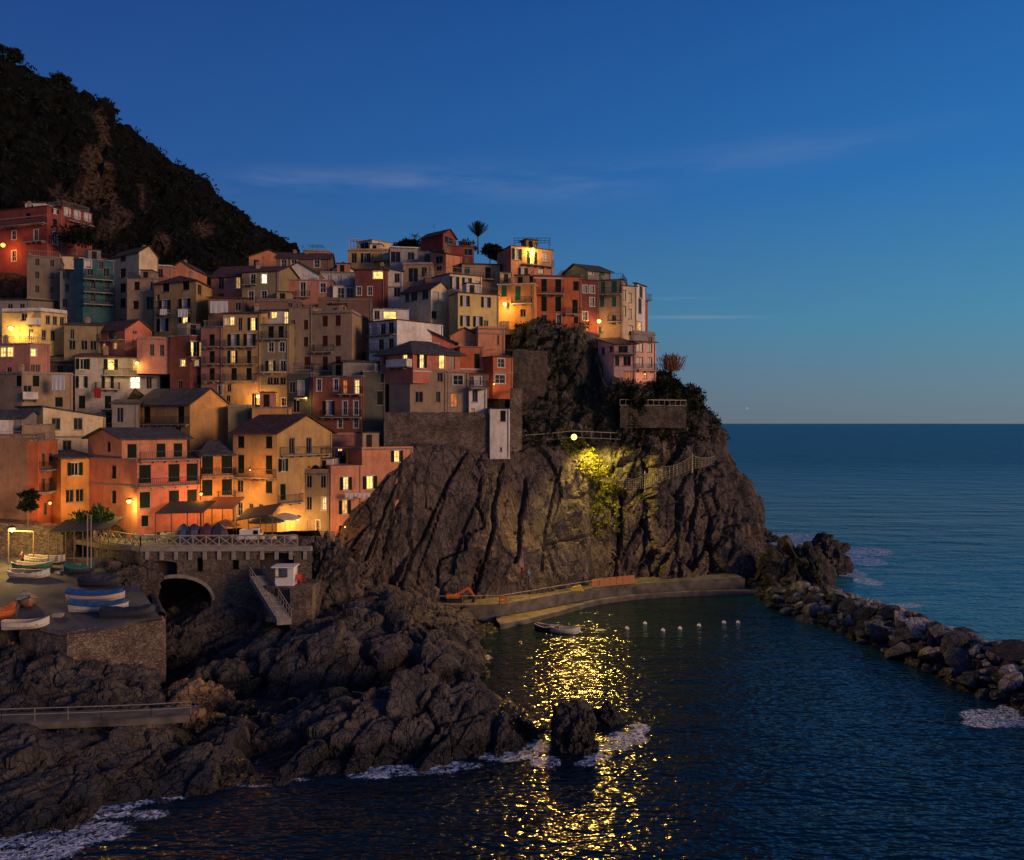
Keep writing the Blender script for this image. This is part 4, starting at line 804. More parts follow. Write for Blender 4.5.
for k in range(14):
    res = 9; th = np.linspace(0, 2*math.pi, 15)[:-1]; phs = np.linspace(-math.pi/2, math.pi/2, 9)
    bm_v = np.array([[math.cos(p)*math.cos(t), math.cos(p)*math.sin(t), math.sin(p)] for p in phs for t in th])
    # cut the ball by random planes so that it becomes an angular quarry stone
    rr = np.random.default_rng(k+5)
    for j in range(9):
        n = rr.normal(size=3); n /= np.linalg.norm(n); d = rr.uniform(.34,.62); e = bm_v@n-d; bm_v = bm_v-np.where(e > 0, e, 0)[:,None]*n
    bm_v *= 1.35*np.array([1, rr.uniform(.65,.9), rr.uniform(.55,.8)]); bm_v += .03*fbm(bm_v*3+k, 3, k)[:,None]
    fs = [[a*14+b, a*14+(b+1) % 14, (a+1)*14+(b+1) % 14, (a+1)*14+b] for a in range(8) for b in range(14)]
    me = bpy.data.meshes.new('boulder'); me.from_pydata([tuple(v) for v in bm_v], [], fs); me.update(); me.materials.append(BR if k % 5 < 3 else BR2); BM.append(me)
rb = random.Random(4); nb = 0; placed = []
while nb < 290:
    i = min(len(cl)-2, int(rb.random()**.85*(len(cl)-1))); t = rb.random(); c = cl[i]*(1-t)+cl[i+1]*t
    if c[0]/c[1]*F+CX > 1050: continue
    d = (cl[i+1]-cl[i])[:2]; d /= np.linalg.norm(d); nn = np.array([-d[1], d[0]]); nn = nn if nn[0] > 0 else -nn
    w = rb.uniform(-5.0, 4.2); z = max(.05, c[2]*(.92-(abs(w)/5.2)**1.5*.95))
    q = np.array([*(c[:2]+nn*w), z]); rad = rb.choice([.5,.65,.8,1.0,1.2,1.55]) 
    if any(np.linalg.norm(q-p) < .62*(rad+r_) for p, r_ in placed): 
        if rb.random() < .97: continue
    placed.append((q, rad)); o = bpy.data.objects.new('boulder', BM[rb.randrange(14)]); link(o)
    o.location = q; o.rotation_euler = (rb.uniform(-.5,.5), rb.uniform(-.5,.5), rb.uniform(0,6.3)); o.scale = (rad,)*3
    tag(o, 'angular grey stone block heaped among many others on the breakwater', 'boulder', 'boulders of the breakwater'); nb += 1
# ================================================================ SEA
def axis_vals(lo, hi, a, b, s):
    v = list(np.arange(a, b, s)); x = b; k = s
    while x < hi: v.append(x); k *= 1.25; x += k
    v.append(hi); x = a-s; k = s; w = []
    while x > lo: w.append(x); k *= 1.25; x -= k
    w.append(lo); return np.array(sorted(set(w+v)))
xs = axis_vals(-9000, 16000, -40, 72, .38); ys = axis_vals(-60, 30000, 40, 166, .38); X, Y = np.meshgrid(xs, ys, indexing='ij')
bay = 1/(1+np.exp(-(X-np.where(Y < 118, 37+(106-Y)*.25, 32))/2.5))
pt = np.stack([X*.35+Y*.12, Y*.9-X*.1, X*0], -1)
near = np.clip(1-(np.hypot(X, Y)-150)/150, 0, 1)
Z = (.16*fbm(pt*.22, 3, 3)*bay+.035*fbm(pt*.9, 3, 4)*(.5+bay)+.03*fbm(np.stack([X,Y*1.4,X*0], -1)*.5, 2, 9))*near
FO = [(15,850,60,18,1.2),(60,832,45,11,1.1),(105,812,34,8,1.2),(140,800,26,6,1.1),(175,796,14,6,1.2),(30,848,70,20,.9),(100,832,45,14,.8),(150,815,30,8,.7),(410,770,50,6,1.2),(370,776,26,5,1.),(450,766,34,5,1.2),(505,754,34,8,1.3),(530,746,24,8,1.2),(545,762,20,8,.9),(628,738,22,7,1.3),(612,747,20,6,1.),(640,728,14,6,.9),(598,757,20,6,.8),(585,764,20,5,.7),
      (998,718,34,9,1.4),(1020,712,18,8,1.3),(980,724,20,5,1.1),(864,551,26,4,1.6),(858,560,26,6,1.2),(846,572,20,7,1.),(790,537,26,4,1.5),(795,545,24,5,1.1),(868,582,18,5,.8),(482,658,12,5,1.),(478,652,14,3,.8),(905,606,26,3,.8),(755,588,20,2,.7),(600,630,10,2,.7),(250,786,40,4,.6),(300,780,30,4,.6),(940,628,30,3,.7)]
fo = np.zeros_like(X)
for x, y, rx, ry, a in FO:
    c = W(x, y); sx = rx*c[1]/F; sy = ry*c[1]**2/(F*CH); fo = np.maximum(fo, 1.7*a*np.exp(-((X-c[0])/sx)**2-((Y-c[1])/sy)**2))
fo = np.minimum(fo, .88); Z = Z+fo*.12*np.abs(fbm(np.stack([X,Y,X*0], -1)*1.3, 3, 8))
m, nt, b = newmat('sea_water'); g = geo(nt)
b.inputs['Base Color'].default_value = (.004,.016,.022,1); b.inputs['IOR'].default_value = 1.33
mpa = nd(nt, 'ShaderNodeMapping'); mpa.inputs['Scale'].default_value = (.62,1.25,1); nt.links.new(g, mpa.inputs[0]); n1 = noise(nt, 1.7, 1, .4, mpa.outputs[0]); mp = nd(nt, 'ShaderNodeMapping'); mp.inputs['Scale'].default_value = (.16,.55,1); mp.inputs['Rotation'].default_value = (0,0,.15); nt.links.new(g, mp.inputs[0]); n2 = noise(nt, .7, 2, .5, mp.outputs[0]); n3 = noise(nt, 2.4, 1, .4, g)
a1 = nd(nt, 'ShaderNodeMath', operation='MULTIPLY_ADD'); nt.links.new(n2.outputs[0], a1.inputs[0]); a1.inputs[1].default_value = 2.6; nt.links.new(n1.outputs[0], a1.inputs[2])
a2 = nd(nt, 'ShaderNodeMath', operation='MULTIPLY_ADD'); nt.links.new(n3.outputs[0], a2.inputs[0]); a2.inputs[1].default_value = .32; nt.links.new(a1.outputs[0], a2.inputs[2])
mpb = nd(nt, 'ShaderNodeMapping'); mpb.inputs['Scale'].default_value = (.035,.10,1); mpb.inputs['Rotation'].default_value = (0,0,-.12); nt.links.new(g, mpb.inputs[0]); n4 = noise(nt, 1.0, 6, .6, mpb.outputs[0])
sxx = nd(nt, 'ShaderNodeSeparateXYZ'); nt.links.new(g, sxx.inputs[0]); far = nd(nt, 'ShaderNodeMapRange'); nt.links.new(sxx.outputs[1], far.inputs[0]); far.inputs[1].default_value = 110; far.inputs[2].default_value = 220; far.inputs[3].default_value = 1.0; far.inputs[4].default_value = 44
a3 = nd(nt, 'ShaderNodeMath', operation='MULTIPLY_ADD'); nt.links.new(n4.outputs[0], a3.inputs[0]); nt.links.new(far.outputs[0], a3.inputs[1]); nt.links.new(a2.outputs[0], a3.inputs[2])
bump(nt, b, a3.outputs[0], 1.0, .2)
at = nd(nt, 'ShaderNodeAttribute', attribute_name='foam'); fn = noise(nt, 1.6, 9, .8, g); fn.inputs['Distortion'].default_value = 2.2
ms = nd(nt, 'ShaderNodeMath', operation='MULTIPLY'); nt.links.new(at.outputs['Fac'], ms.inputs[0]); nt.links.new(fn.outputs[0], ms.inputs[1])
fr = ramp(nt, ms.outputs[0], [(.41, (0,0,0)), (.49, (1,1,1))]); ab = nd(nt, 'ShaderNodeAttribute', attribute_name='open_sea'); wc = mixc(nt, ab.outputs['Fac'], (.003,.015,.022), (.016,.165,.205)); x = mixc(nt, fr.outputs[0], wc, (.85,.88,.90)); nt.links.new(x, b.inputs['Base Color'])
r2 = ramp(nt, fr.outputs[0], [(0, (0,)*3), (.5, (.75,)*3)]); rf = nd(nt, 'ShaderNodeMapRange'); nt.links.new(sxx.outputs[1], rf.inputs[0]); rf.inputs[1].default_value = 110; rf.inputs[2].default_value = 500; rf.inputs[3].default_value = .12; rf.inputs[4].default_value = .38
ra = nd(nt, 'ShaderNodeMath', operation='ADD'); nt.links.new(rf.outputs[0], ra.inputs[0]); nt.links.new(r2.outputs[0], ra.inputs[1]); nt.links.new(ra.outputs[0], b.inputs['Roughness'])
SEA = grid_obj('sea', np.stack([X,Y,Z], -1), m, smooth=True, attrs={'foam': fo.ravel(), 'open_sea': bay.ravel()})
# ================================================================ HARBOUR, BRIDGE, QUAY
STONE = masonry('bridge_stone', (.12,.095,.075), (.24,.19,.15), 3.6, 1.7); RUB = masonry('rubble_masonry', (.11,.085,.07), (.25,.19,.15), 3.6, 1.5)
RAMP = flat('ramp_concrete', (.085,.08,.078), .85, 0, .35, .6); PAVE = flat('square_paving', (.16,.13,.10), .85, 0, .3, 1.2); QUAY = flat('quay_concrete', (.105,.088,.07), .85, 0, .6, .8)
def prism(name, pts, z0, z1, mat, kind=None, parent=None):
    m = MB(); n = len(pts); m.poly([(p[0],p[1],z1) for p in pts]); 
    for i in range(n):
        a, b = pts[i], pts[(i+1) % n]; m.poly([(a[0],a[1],z0), (b[0],b[1],z0), (b[0],b[1],z1), (a[0],a[1],z1)])
    o = m.build(name, mat, parent)
    if kind: o['kind'] = kind
    return o
ZP = 10.9
prism('square', [PX(*p) for p in ((104,86.3),(140,84.4),(305,84.6),(335,92),(335,104),(60,104),(20,98),(60,92))], ZP-.5, ZP, PAVE, 'structure')
prism('square_base', [PX(*p) for p in ((-80,90),(60,92.2),(102,92.2),(102,100),(60,104),(-80,104))], 6, ZP-.55, CONC, 'structure')
prism('upper_ground', [PX(*p) for p in ((-80,88.5),(45,88.5),(60,92.1),(60,100),(-80,104))], 6, ZP-.56, PAVE, 'structure')
# harbour ramp
rp = [[P(x, 556, 87)-(0,0,0) for x in (-170,20,60,112)], [P(x, 585, 78) for x in (-170,15,70,140)], [P(x, 618 if x > 100 else 612, 71) for x in (-170,15,75,160)], [P(-170,640,67.5), P(20,632,68.9), P(68,637,67.0), P(166,620,72.4)]]
for r_ in rp:
    for p in r_: p[2] = {87: 9.4, 78: 7.9}.get(int(round(p[1])), 6.9 if p[1] > 70.5 else 6.25)
for p in rp[3]: p[2] = 6.25
for p in rp[2]: p[2] = 6.8
G = loft_grid([[rp[j][i] for j in (3,2,1,0)] for i in range(4)], .6); n = grid_normals(G); G = G+n*(.05*fbm(G/2, 3, 4))[...,None]
grid_obj('boat_ramp', G, RAMP)
# stone pier under the ramp edge
root = empty('stone_pier', (-36, 68, 2)); tag(root, 'rough stone pier wall holding up the boat ramp, lit yellow along its right corner', 'pier')
def walled(a, b, dx, dy, z0, z1, name, res=.3, amp=.12, mat=RUB, par=root):
    a, b = np.array(a), np.array(b); S = []
    for t in np.linspace(0, 1, 4): c = a+(b-a)*t; S.append([np.array([c[0], c[1], z0]), np.array([c[0]-dx*.0, c[1], (z0+z1)/2]), np.array([c[0], c[1], z1]), np.array([c[0]+dx, c[1]+dy, z1])])
    G = loft_grid(S, res); n = grid_normals(G); G = G+n*(amp*fbm(G/.7, 3, 7))[...,None]
    o = grid_obj(name, G, mat, None); o.parent = par; o.location = -np.array(par.location) if par else (0,0,0); return o
walled(PX(67,67.2), PX(166,72.8), -.2, 1.2, .5, 6.3, 'wall'); walled(PX(20,69.4), PX(67,67.2), .3, 1.2, .8, 6.3, 'wall'); walled(PX(166,72.8), PX(152,86), -1, .5, .5, 6.6, 'wall')
# bridge
BA, BB = PX(98,89), PX(141,84); BE = PX(312,84.3)
def arch_wall(mb, A, B, z0, z1, holes, dep, ds=.18):
    e = (B-A); L = np.linalg.norm(e); e /= L; us = sorted(set(list(np.arange(0, L, ds))+[L]+[h[0] for h in holes]+[h[1] for h in holes]))
    p = lambda u, z, d=0: (A[0]+e[0]*u+e[1]*d, A[1]+e[1]*u-e[0]*d, z)
    def hz(h, u):
        u0, u1, zb, zs, zc = h; t = (u-(u0+u1)/2)/((u1-u0)/2); return zb, zs+(zc-zs)*math.sqrt(max(0, 1-t*t))
    for a, b in zip(us[:-1], us[1:]):
        mid = (a+b)/2; hs = sorted([h for h in holes if h[0] < mid < h[1]], key=lambda h: h[2]); lo = (z0, z0)
        for h in hs:
            A1, A2 = hz(h, a), hz(h, b); mb.poly([p(a,lo[0]), p(b,lo[1]), p(b,A2[0]), p(a,A1[0])]); lo = (A1[1], A2[1])
            mb.poly([p(a,A1[1]), p(b,A2[1]), p(b,A2[1],-dep), p(a,A1[1],-dep)]); mb.poly([p(a,A1[0],-dep), p(b,A2[0],-dep), p(b,A2[0]), p(a,A1[0])])
        mb.poly([p(a,lo[0]), p(b,lo[1]), p(b,z1), p(a,z1)])
    for h in holes:
        for u in (h[0], h[1]): mb.poly([p(u,h[2]), p(u,h[3]), p(u,h[3],-dep), p(u,h[2],-dep)])
    return e
zof = lambda y, Y: CH-(y-HY)*Y/F
def ub(x): k = (x-CX)/F; e = (BE-BB)/np.linalg.norm(BE-BB); return (BB[0]-k*BB[1])/(k*e[1]-e[0])
br = empty('stone_bridge', (BB[0], BB[1], 3)); tag(br, 'old stone bridge with a big arch carrying the railed square above the cove', 'bridge'); off = -np.array(br.location)
mb = MB(); holes1 = [(ub(142.5), ub(211), zof(655,84), zof(600,84), zof(578,84))]
holes2 = [(ub(141.5),ub(177),zof(576.5,84),zof(563.5,84),zof(561,84)), (ub(195.5),ub(203),zof(572,84),zof(561,84),zof(557.5,84)), (ub(231),ub(239),zof(570,84),zof(560.6,84),zof(560.4,84)), (ub(256.5),ub(294),zof(571,84),zof(556,84),zof(553,84))]
arch_wall(mb, BB, BE, 1.0, ZP, holes1+holes2, 1.2); arch_wall(mb, BA, BB, 4, ZP, [], 1)
o = mb.build('wall', STONE, br); o.location = off
m2 = MB(); e = (BE-BB)/np.linalg.norm(BE-BB); n = np.array([e[1],-e[0]])
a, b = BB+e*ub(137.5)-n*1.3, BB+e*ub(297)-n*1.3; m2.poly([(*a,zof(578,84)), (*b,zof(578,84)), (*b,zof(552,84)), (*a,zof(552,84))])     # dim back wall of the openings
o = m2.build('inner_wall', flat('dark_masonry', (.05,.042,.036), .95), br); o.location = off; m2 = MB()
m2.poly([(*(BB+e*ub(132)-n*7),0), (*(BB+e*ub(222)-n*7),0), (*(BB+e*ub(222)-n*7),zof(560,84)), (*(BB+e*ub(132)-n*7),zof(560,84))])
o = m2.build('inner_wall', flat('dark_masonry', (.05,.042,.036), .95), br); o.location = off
m3 = MB()     # arch ring and cornice
u0, u1 = ub(141), ub(212.5)
for i in range(28):
    t0, t1 = math.pi*i/28, math.pi*(i+1)/28; q = []
    for t, r in ((t0,1),(t0,1.07),(t1,1.07),(t1,1)):
        uu = (u0+u1)/2-math.cos(t)*(u1-u0)/2*r; q.append((uu, zof(600,84)+math.sin(t)*(zof(578,84)-zof(600,84))*(1 if r == 1 else 1.16)))
    f = [(*(BB+e*a+n*.1), z) for a, z in q]; bk = [(*(BB+e*a-n*.1), z) for a, z in q]; m3.hexa(bk, f)
m3.slab(BB, e, n, 0, np.linalg.norm(BE-BB), -.2, .3, ZP-.35, ZP+.12)
k = .5
while k < np.linalg.norm(BE-BB): m3.slab(BB, e, n, k, k+.35, -.1, .18, ZP-1.25, ZP-.352); k += 1.5
e2 = (BB-BA)/np.linalg.norm(BB-BA); n2 = np.array([e2[1],-e2[0]]); m3.slab(BA, e2, n2, 0, np.linalg.norm(BB-BA)-.05, -.2, .3, ZP-.35, ZP+.12)
o = m3.build('arch_ring', CONC, br); o.location = off
rl = MB(); rail(rl, [(*(BA+np.array([-1.5,2])),ZP+.12), (*(BA+n2*.1),ZP+.12), (*(BB+n*.1),ZP+.12), (*(BE+n*.1-e*1.5),ZP+.12)], 1.15, 1.35, .065, cross=True); o = rl.build('railing', RUST, br); o.location = off
# retaining wall to the right of the bridge with the kiosk platform
o = prism('kiosk_platform', [PX(266,80.5), PX(292,79.5), PX(312,80), PX(325,86), PX(262,86)], 4, zof(587,80), STONE, 'structure')
w2 = prism('low_wall', [PX(290,79), PX(306,79), PX(306,79.6), PX(290,79.6)], 2, zof(590,79), RUB); tag(w2, 'small squared block wall right of the white kiosk platform', 'wall')
# stairs down to the cove
sr = empty('outdoor_stairs', (P(262,600,79))); tag(sr, 'long steep stone stair running down from the bridge terrace into the cove', 'stairs'); so = -np.array(sr.location)
a, b = P(250,576,82), P(277,620,77.5); m = MB(); N = 26; d = (b-a); w = np.array([1.3,.35,0])
for i in range(N):
    p = a+d*i/N; q = a+d*(i+1)/N; m.hexa([(*(p[:2]),q[2]-.5), (*(p[:2]+w[:2]),q[2]-.5), (*(q[:2]+w[:2]),q[2]-.5), (*q[:2],q[2]-.5)], [(*(p[:2]),p[2]), (*(p[:2]+w[:2]),p[2]), (*(q[:2]+w[:2]),p[2]), (*q[:2],p[2])])
o = m.build('steps', CONC, sr); o.location = so; m = MB()
for s_ in (0, 1):
    for i in range(0, 12): p = a+d*i/11+w*s_; m.bar(p, p+(0,0,.95), .035)
    m.bar(a+w*s_+(0,0,.95), b+w*s_+(0,0,.95), .045); m.bar(a+w*s_+(0,0,.5), b+w*s_+(0,0,.5), .03)
o = m.build('railing', RUST, sr); o.location = so
# white kiosk
kr = empty('kiosk', P(284,587,80.5)); tag(kr, 'small white kiosk with an open counter on the terrace by the stairs', 'kiosk'); K = MB(); m = MB()
K.box((-.9,0,0),(.95,.12,1.0)); K.box((.35,0,1.0),(.95,.12,1.95)); K.box((-.9,.12,0),(-.8,1.5,1.95)); K.box((.85,.12,0),(.95,1.5,1.95)); K.box((-.8,1.4,0),(.85,1.5,1.95)); K.build('body', WHITE, kr)
m.box((-1.2,-.35,1.96),(1.1,1.7,2.08)); m.build('roof', WHITE, kr); MB().box((-.95,-.25,1.0),(.34,-.002,1.06)).build('counter', WOOD, kr)
for i, (x, y, Y, c, lb) in enumerate([(299,584,81,'scarlet','red stacked plastic crates and chair right of the white kiosk'), (303,584,82.5,'scarlet','second red chair, farther from the white kiosk than the stacked crates')]):
    cr = empty('plastic_chair', P(x, y, Y), .4+i); tag(cr, lb.replace('stacked plastic crates and chair', 'plastic chair standing').replace('the stacked crates', 'its twin'), 'chair', 'red chairs by the kiosk'); rm_ = flat('scarlet_plastic', (.45,.03,.02), .5)
    MB().box((-.25,-.25,.42),(.25,.25,.47)).build('seat', rm_, cr); MB().box((-.25,.21,.48),(.25,.26,.95)).build('backrest', rm_, cr)
    for sx in (-.22,.18):
        for sy in (-.22,.18): MB().box((sx,sy,0),(sx+.04,sy+.04,.42)).build('leg', rm_, cr)
# quay path along the cliff foot
pth = [(300,590,92.5,4.0),(330,592,93,3.4),(360,600,95.5,2.5),(400,604,96.2,2.1),(450,606,96.5,2.05),(500,606,97,2.0),(530,600,99.8,2.0),(560,594,103,2.0),(600,588,107,2.0),(650,584,110,2.0),(700,582,111.8,2.0),(745,581,113,2.0)]
S = []
for i, (x, y, Y, z) in enumerate(pth): p = PX(x, Y); S.append([np.array([*p,-1.5]), np.array([*p,z-.4]), np.array([*p,z]), np.array([p[0]-.2,p[1]+2.2,z+.02]), np.array([p[0]-.5,p[1]+5.5,z+.05])])
G = loft_grid(S, .5); n = grid_normals(G); G = G+n*(.05*fbm(G, 3, 4))[...,None]; grid_obj('quay_path', G, QUAY)
lo_ = [(500,628,93,.6),(530,622,96,.55),(560,612,100,.5),(590,603,104.5,.6),(620,598,107.6,.6),(660,593,110,.6),(700,592,111,.6),(740,594,111.4,.6),(770,597,111.2,.5)]
S = []
for x, y, Y, z in lo_: p = PX(x, Y); S.append([np.array([*p,-1.2]), np.array([*p,z]), np.array([p[0]-.3,p[1]+1.1,z+.02]), np.array([p[0]-.6,p[1]+4,z+.03])])
G = loft_grid(S, .4); n = grid_normals(G); G = G+n*(.04*fbm(G, 3, 5))[...,None]; grid_obj('lower_quay', G, QUAY)
# quay fences
fr_ = MB(); rail(fr_, [(*(PX(x, Y)+np.array([0,.15])), z) for x, y, Y, z in pth[2:9]], 1.05, 1.6, .03); o = fr_.build('quay_railing', RUST); tag(o, 'thin pale railing along the path at the foot of the cliff', 'railing')
bd = empty('board_fence', P(612,590,108)); tag(bd, 'orange board fence panels closing the cliff path', 'fence'); m = MB(); BOARD = flat('orange_boards', (.40,.14,.045), .7)
for i in range(7): a = np.array([*PX(592+i*6.2, 106.7+i*.42), 2.06]); b = np.array([*PX(592+i*6.2+5.7, 106.7+i*.42+.39), 2.06]); q = MB().hexa([a, b, b+(0,.06,0), a+(0,.06,0)], [a+(0,0,1.1), b+(0,0,1.1), b+(0,.06,1.1), a+(0,.06,1.1)]); o = q.build('panel', BOARD, bd); o.location = -np.array(bd.location)
yt_ = MB().hexa([(-.9,-.3,0),(.9,-.3,0),(.9,.3,0),(-.9,.3,0)], [(-.6,-.2,.5),(.5,-.25,.75),(.5,.25,.75),(-.6,.2,.5)]).build('tarpaulin_heap', flat('yellow_cloth', (.6,.42,.04), .8)); yt_.location = (*PX(577,104.8), 2.03); tag(yt_, 'yellow covered heap on the cliff path just left of the orange boards', 'tarpaulin')
og = empty('barrier', (*PX(503,97.3), 2.04)); tag(og, 'small orange barrier standing on the path right of the excavator', 'barrier'); OR = flat('machine_orange', (.55,.13,.015), .5)
MB().box((-.5,-.04,.55),(.5,.04,.85)).box((-.5,-.04,.15),(.5,.04,.4)).build('board', OR, og)
for s_ in (-.45,.37): MB().box((s_,-.2,0),(s_+.08,.2,.06)).box((s_,-.03,.06),(s_+.08,.03,1.)).build('leg', IRON, og)
# excavator
ex = empty('excavator', (*PX(455,98.3), 2.06)); tag(ex, 'small orange tracked excavator parked on the path under the cliff', 'excavator')
m = MB()
for s_ in (-.55,.25):
    t = MB(); pr = [(-.95,.12),(-.8,0),(.8,0),(.95,.12),(.95,.34),(.8,.45),(-.8,.45),(-.95,.34)]
    for a, b in zip(pr, pr[1:]+pr[:1]): t.poly([(a[0],s_,a[1]), (b[0],s_,b[1]), (b[0],s_+.3,b[1]), (a[0],s_+.3,a[1])])
    t.poly([(a,s_,b) for a, b in pr]); t.poly([(a,s_+.3,b) for a, b in pr]); t.build('track', IRON, ex)
m.hexa([(-1.05,-.55,.5),(.5,-.55,.5),(.5,.55,.5),(-1.05,.55,.5)], [(-1.0,-.5,1.05),(.45,-.5,.9),(.45,.5,.9),(-1.0,.5,1.05)]); m.build('body', OR, ex)
c = MB()
for x in (-.55,.3):
    for y in (-.45,.4): c.box((x,y,1.0),(x+.06,y+.06,2.15))
c.box((-.62,-.5,2.15),(.42,.5,2.23)); c.build('cab_frame', IRON, ex); MB().box((-.4,-.25,1.0),(.05,.25,1.3)).box((-.42,-.25,1.3),(-.32,.25,1.7)).build('seat', IRON, ex)
MB().hexa([(.4,-.1,.8),(.4,.1,.8),(.4,.1,1.1),(.4,-.1,1.1)], [(1.7,-.1,1.55),(1.7,.1,1.55),(1.6,.1,1.8),(1.6,-.1,1.8)]).build('boom', OR, ex)
MB().hexa([(1.55,-.08,1.5),(1.75,-.08,1.75),(1.75,.08,1.75),(1.55,.08,1.5)], [(2.3,-.08,.55),(2.5,-.08,.65),(2.5,.08,.65),(2.3,.08,.55)]).build('arm', OR, ex)
MB().poly([(2.2,-.3,.6),(2.6,-.3,.5),(2.5,-.3,.05),(2.05,-.3,.1)]).poly([(2.2,.3,.6),(2.6,.3,.5),(2.5,.3,.05),(2.05,.3,.1)]).poly([(2.6,-.3,.5),(2.6,.3,.5),(2.5,.3,.05),(2.5,-.3,.05)]).poly([(2.5,-.3,.05),(2.5,.3,.05),(2.05,.3,.1),(2.05,-.3,.1)]).build('bucket', IRON, ex)
MB().box((.9,-.6,.1),(1.1,.6,.45)).build('blade', IRON, ex)
# masonry wall under the round building and other terraces
mw = empty('masonry_wall', (*PX(390,105), 19)); tag(mw, 'high rubble masonry wall on top of the cliff slab under the round building', 'wall')
walled(PX(384,104), PX(412,104.2), 0, 2, 17, 25.2, 'wall', par=mw); walled(PX(412,104.2), PX(490,105.6), 0, 2, 17, 25.2, 'wall', par=mw); walled(PX(510,107.5), PX(522,108.5), 0, 4, 20, 28.5, 'wall', par=mw)
bt = MB(); [bt.slab(PX(390+i*9.5,104.1), np.array([1.,0]), np.array([0,-1.]), 0, .5, -.1, .1, 24.2, 25) for i in range(2)]
tw = empty('terrace_wall', (*PX(512,113), 22)); tag(tw, 'brown terrace wall set in the dark slope under the lane', 'wall')
walled(PX(513,113.0), PX(547,116.9), -1, 4, 21, zof(352,114), 'wall', amp=.5, par=tw, mat=masonry('dark_rubble', (.07,.055,.045), (.13,.10,.08), 3.6, 1.5))
tw2 = empty('terrace_wall', (*PX(620,120), 22)); tag(tw2, 'low wall with a balustrade below the sea villa on the cliff', 'wall'); walled(PX(620,115.2), PX(686,118.8), 0, 2.5, zof(428,116), zof(406,117), 'wall', amp=.35, par=tw2, mat=masonry('dark_rubble', (.07,.055,.045), (.13,.10,.08), 3.6, 1.5))
rl = MB(); rail(rl, [(*PX(620,115.3),zof(406,117)), (*PX(686,118.9),zof(406,117))], .9, .9, .05); o = rl.build('railing', RUST, tw2); o.location = -np.array(tw2.location)
# lane edge
ln = [(500,324,121.5),(535,325,122.2),(565,330,122.6),(600,338,123)]
S = []
for x, y, Y in ln: p = P(x, y, Y); S.append([p-np.array([0,0,1.6]), p, p+np.array([0,.01,.5]), p+np.array([0,.35,.5]), p+np.array([0,.36,-.3]), p+np.array([0,3.8,-.3])])
grid_obj('cliff_lane', loft_grid(S, .5), RUB)
# netting on the cliff
nf = empty('netting_fence', P(680,490,114.5)); tag(nf, 'sagging wire net fence hung across the cliff above the quay', 'fence'); m = MB(); NP = []
npx = [(600,478,113.5),(625,488,113.5),(643,487,114),(660,480,115),(690,468,116.5),(715,463,118.5)]; NH_ = [.2,1.5,2.1,2.0,1.9,1.2]
for i in range(len(npx)-1):
    for t in np.linspace(0, 1, 9)[:-1]:
        a = P(*npx[i])*(1-t)+P(*npx[i+1])*t; h = NH_[i]*(1-t)+NH_[i+1]*t; NP.append((a+(0,-1.6,0), h*(1-.25*math.sin(t*math.pi))))
for i in range(len(NP)-1):
    for k in range(6): m.bar(NP[i][0]+(0,0,NP[i][1]*k/5), NP[i+1][0]+(0,0,NP[i+1][1]*k/5), .018 if k < 5 else .035, 3)
    m.bar(NP[i][0], NP[i][0]+(0,0,NP[i][1]), .018, 3)
o = m.build('net', RUST, nf); o.location = -np.array(nf.location)
for i in (2, 4): a = P(*npx[i])+(0,-1.6,0); o = MB().bar(a-(0,0,.6), a+(0,0,NH_[i]+.3), .07, 6).build('post', RUST, nf); o.location = -np.array(nf.location)
# fence by the floodlight ledge
rl = MB(); rail(rl, [P(512,443,110.4), P(545,441,112), P(572,438,112.4), P(620,440,115.6)], 1., 1.6, .035); tag(rl.build('ledge_railing', RUST), 'thin railing on the ledge beside the yellow floodlight', 'railing')
# near walkway, lower left
wk = [np.array(P(x, y, Y)) for x, y, Y in ((-190,725,54.5),(0,724,55),(100,726,55.6),(150,731,56),(190,738,56.5))]
S = []
for p in wk: p[2] = 3.35; S.append([p+(0,-.05,-.45), p+(0,-.02,0), p+(0,.5,.02), p+(0,2.0,.03)])
G = loft_grid(S, .4); n = grid_normals(G); G = G+n*(.04*fbm(G/.8, 3, 5))[...,None]; grid_obj('walkway', G, QUAY)
hr = MB(); hp = [p+(0,.15,.02) for p in wk]; rail(hr, [hp[0], hp[1], hp[2], hp[3], hp[4]], .9, 2.6, .02, mid=False)
for a, b in zip(hp[:-1], hp[1:]): hr.bar(a+(0,0,.5), b+(0,0,.5), .025)
tag(hr.build('handrail', RUST), 'two bar handrail along the walkway low in the left corner', 'railing')
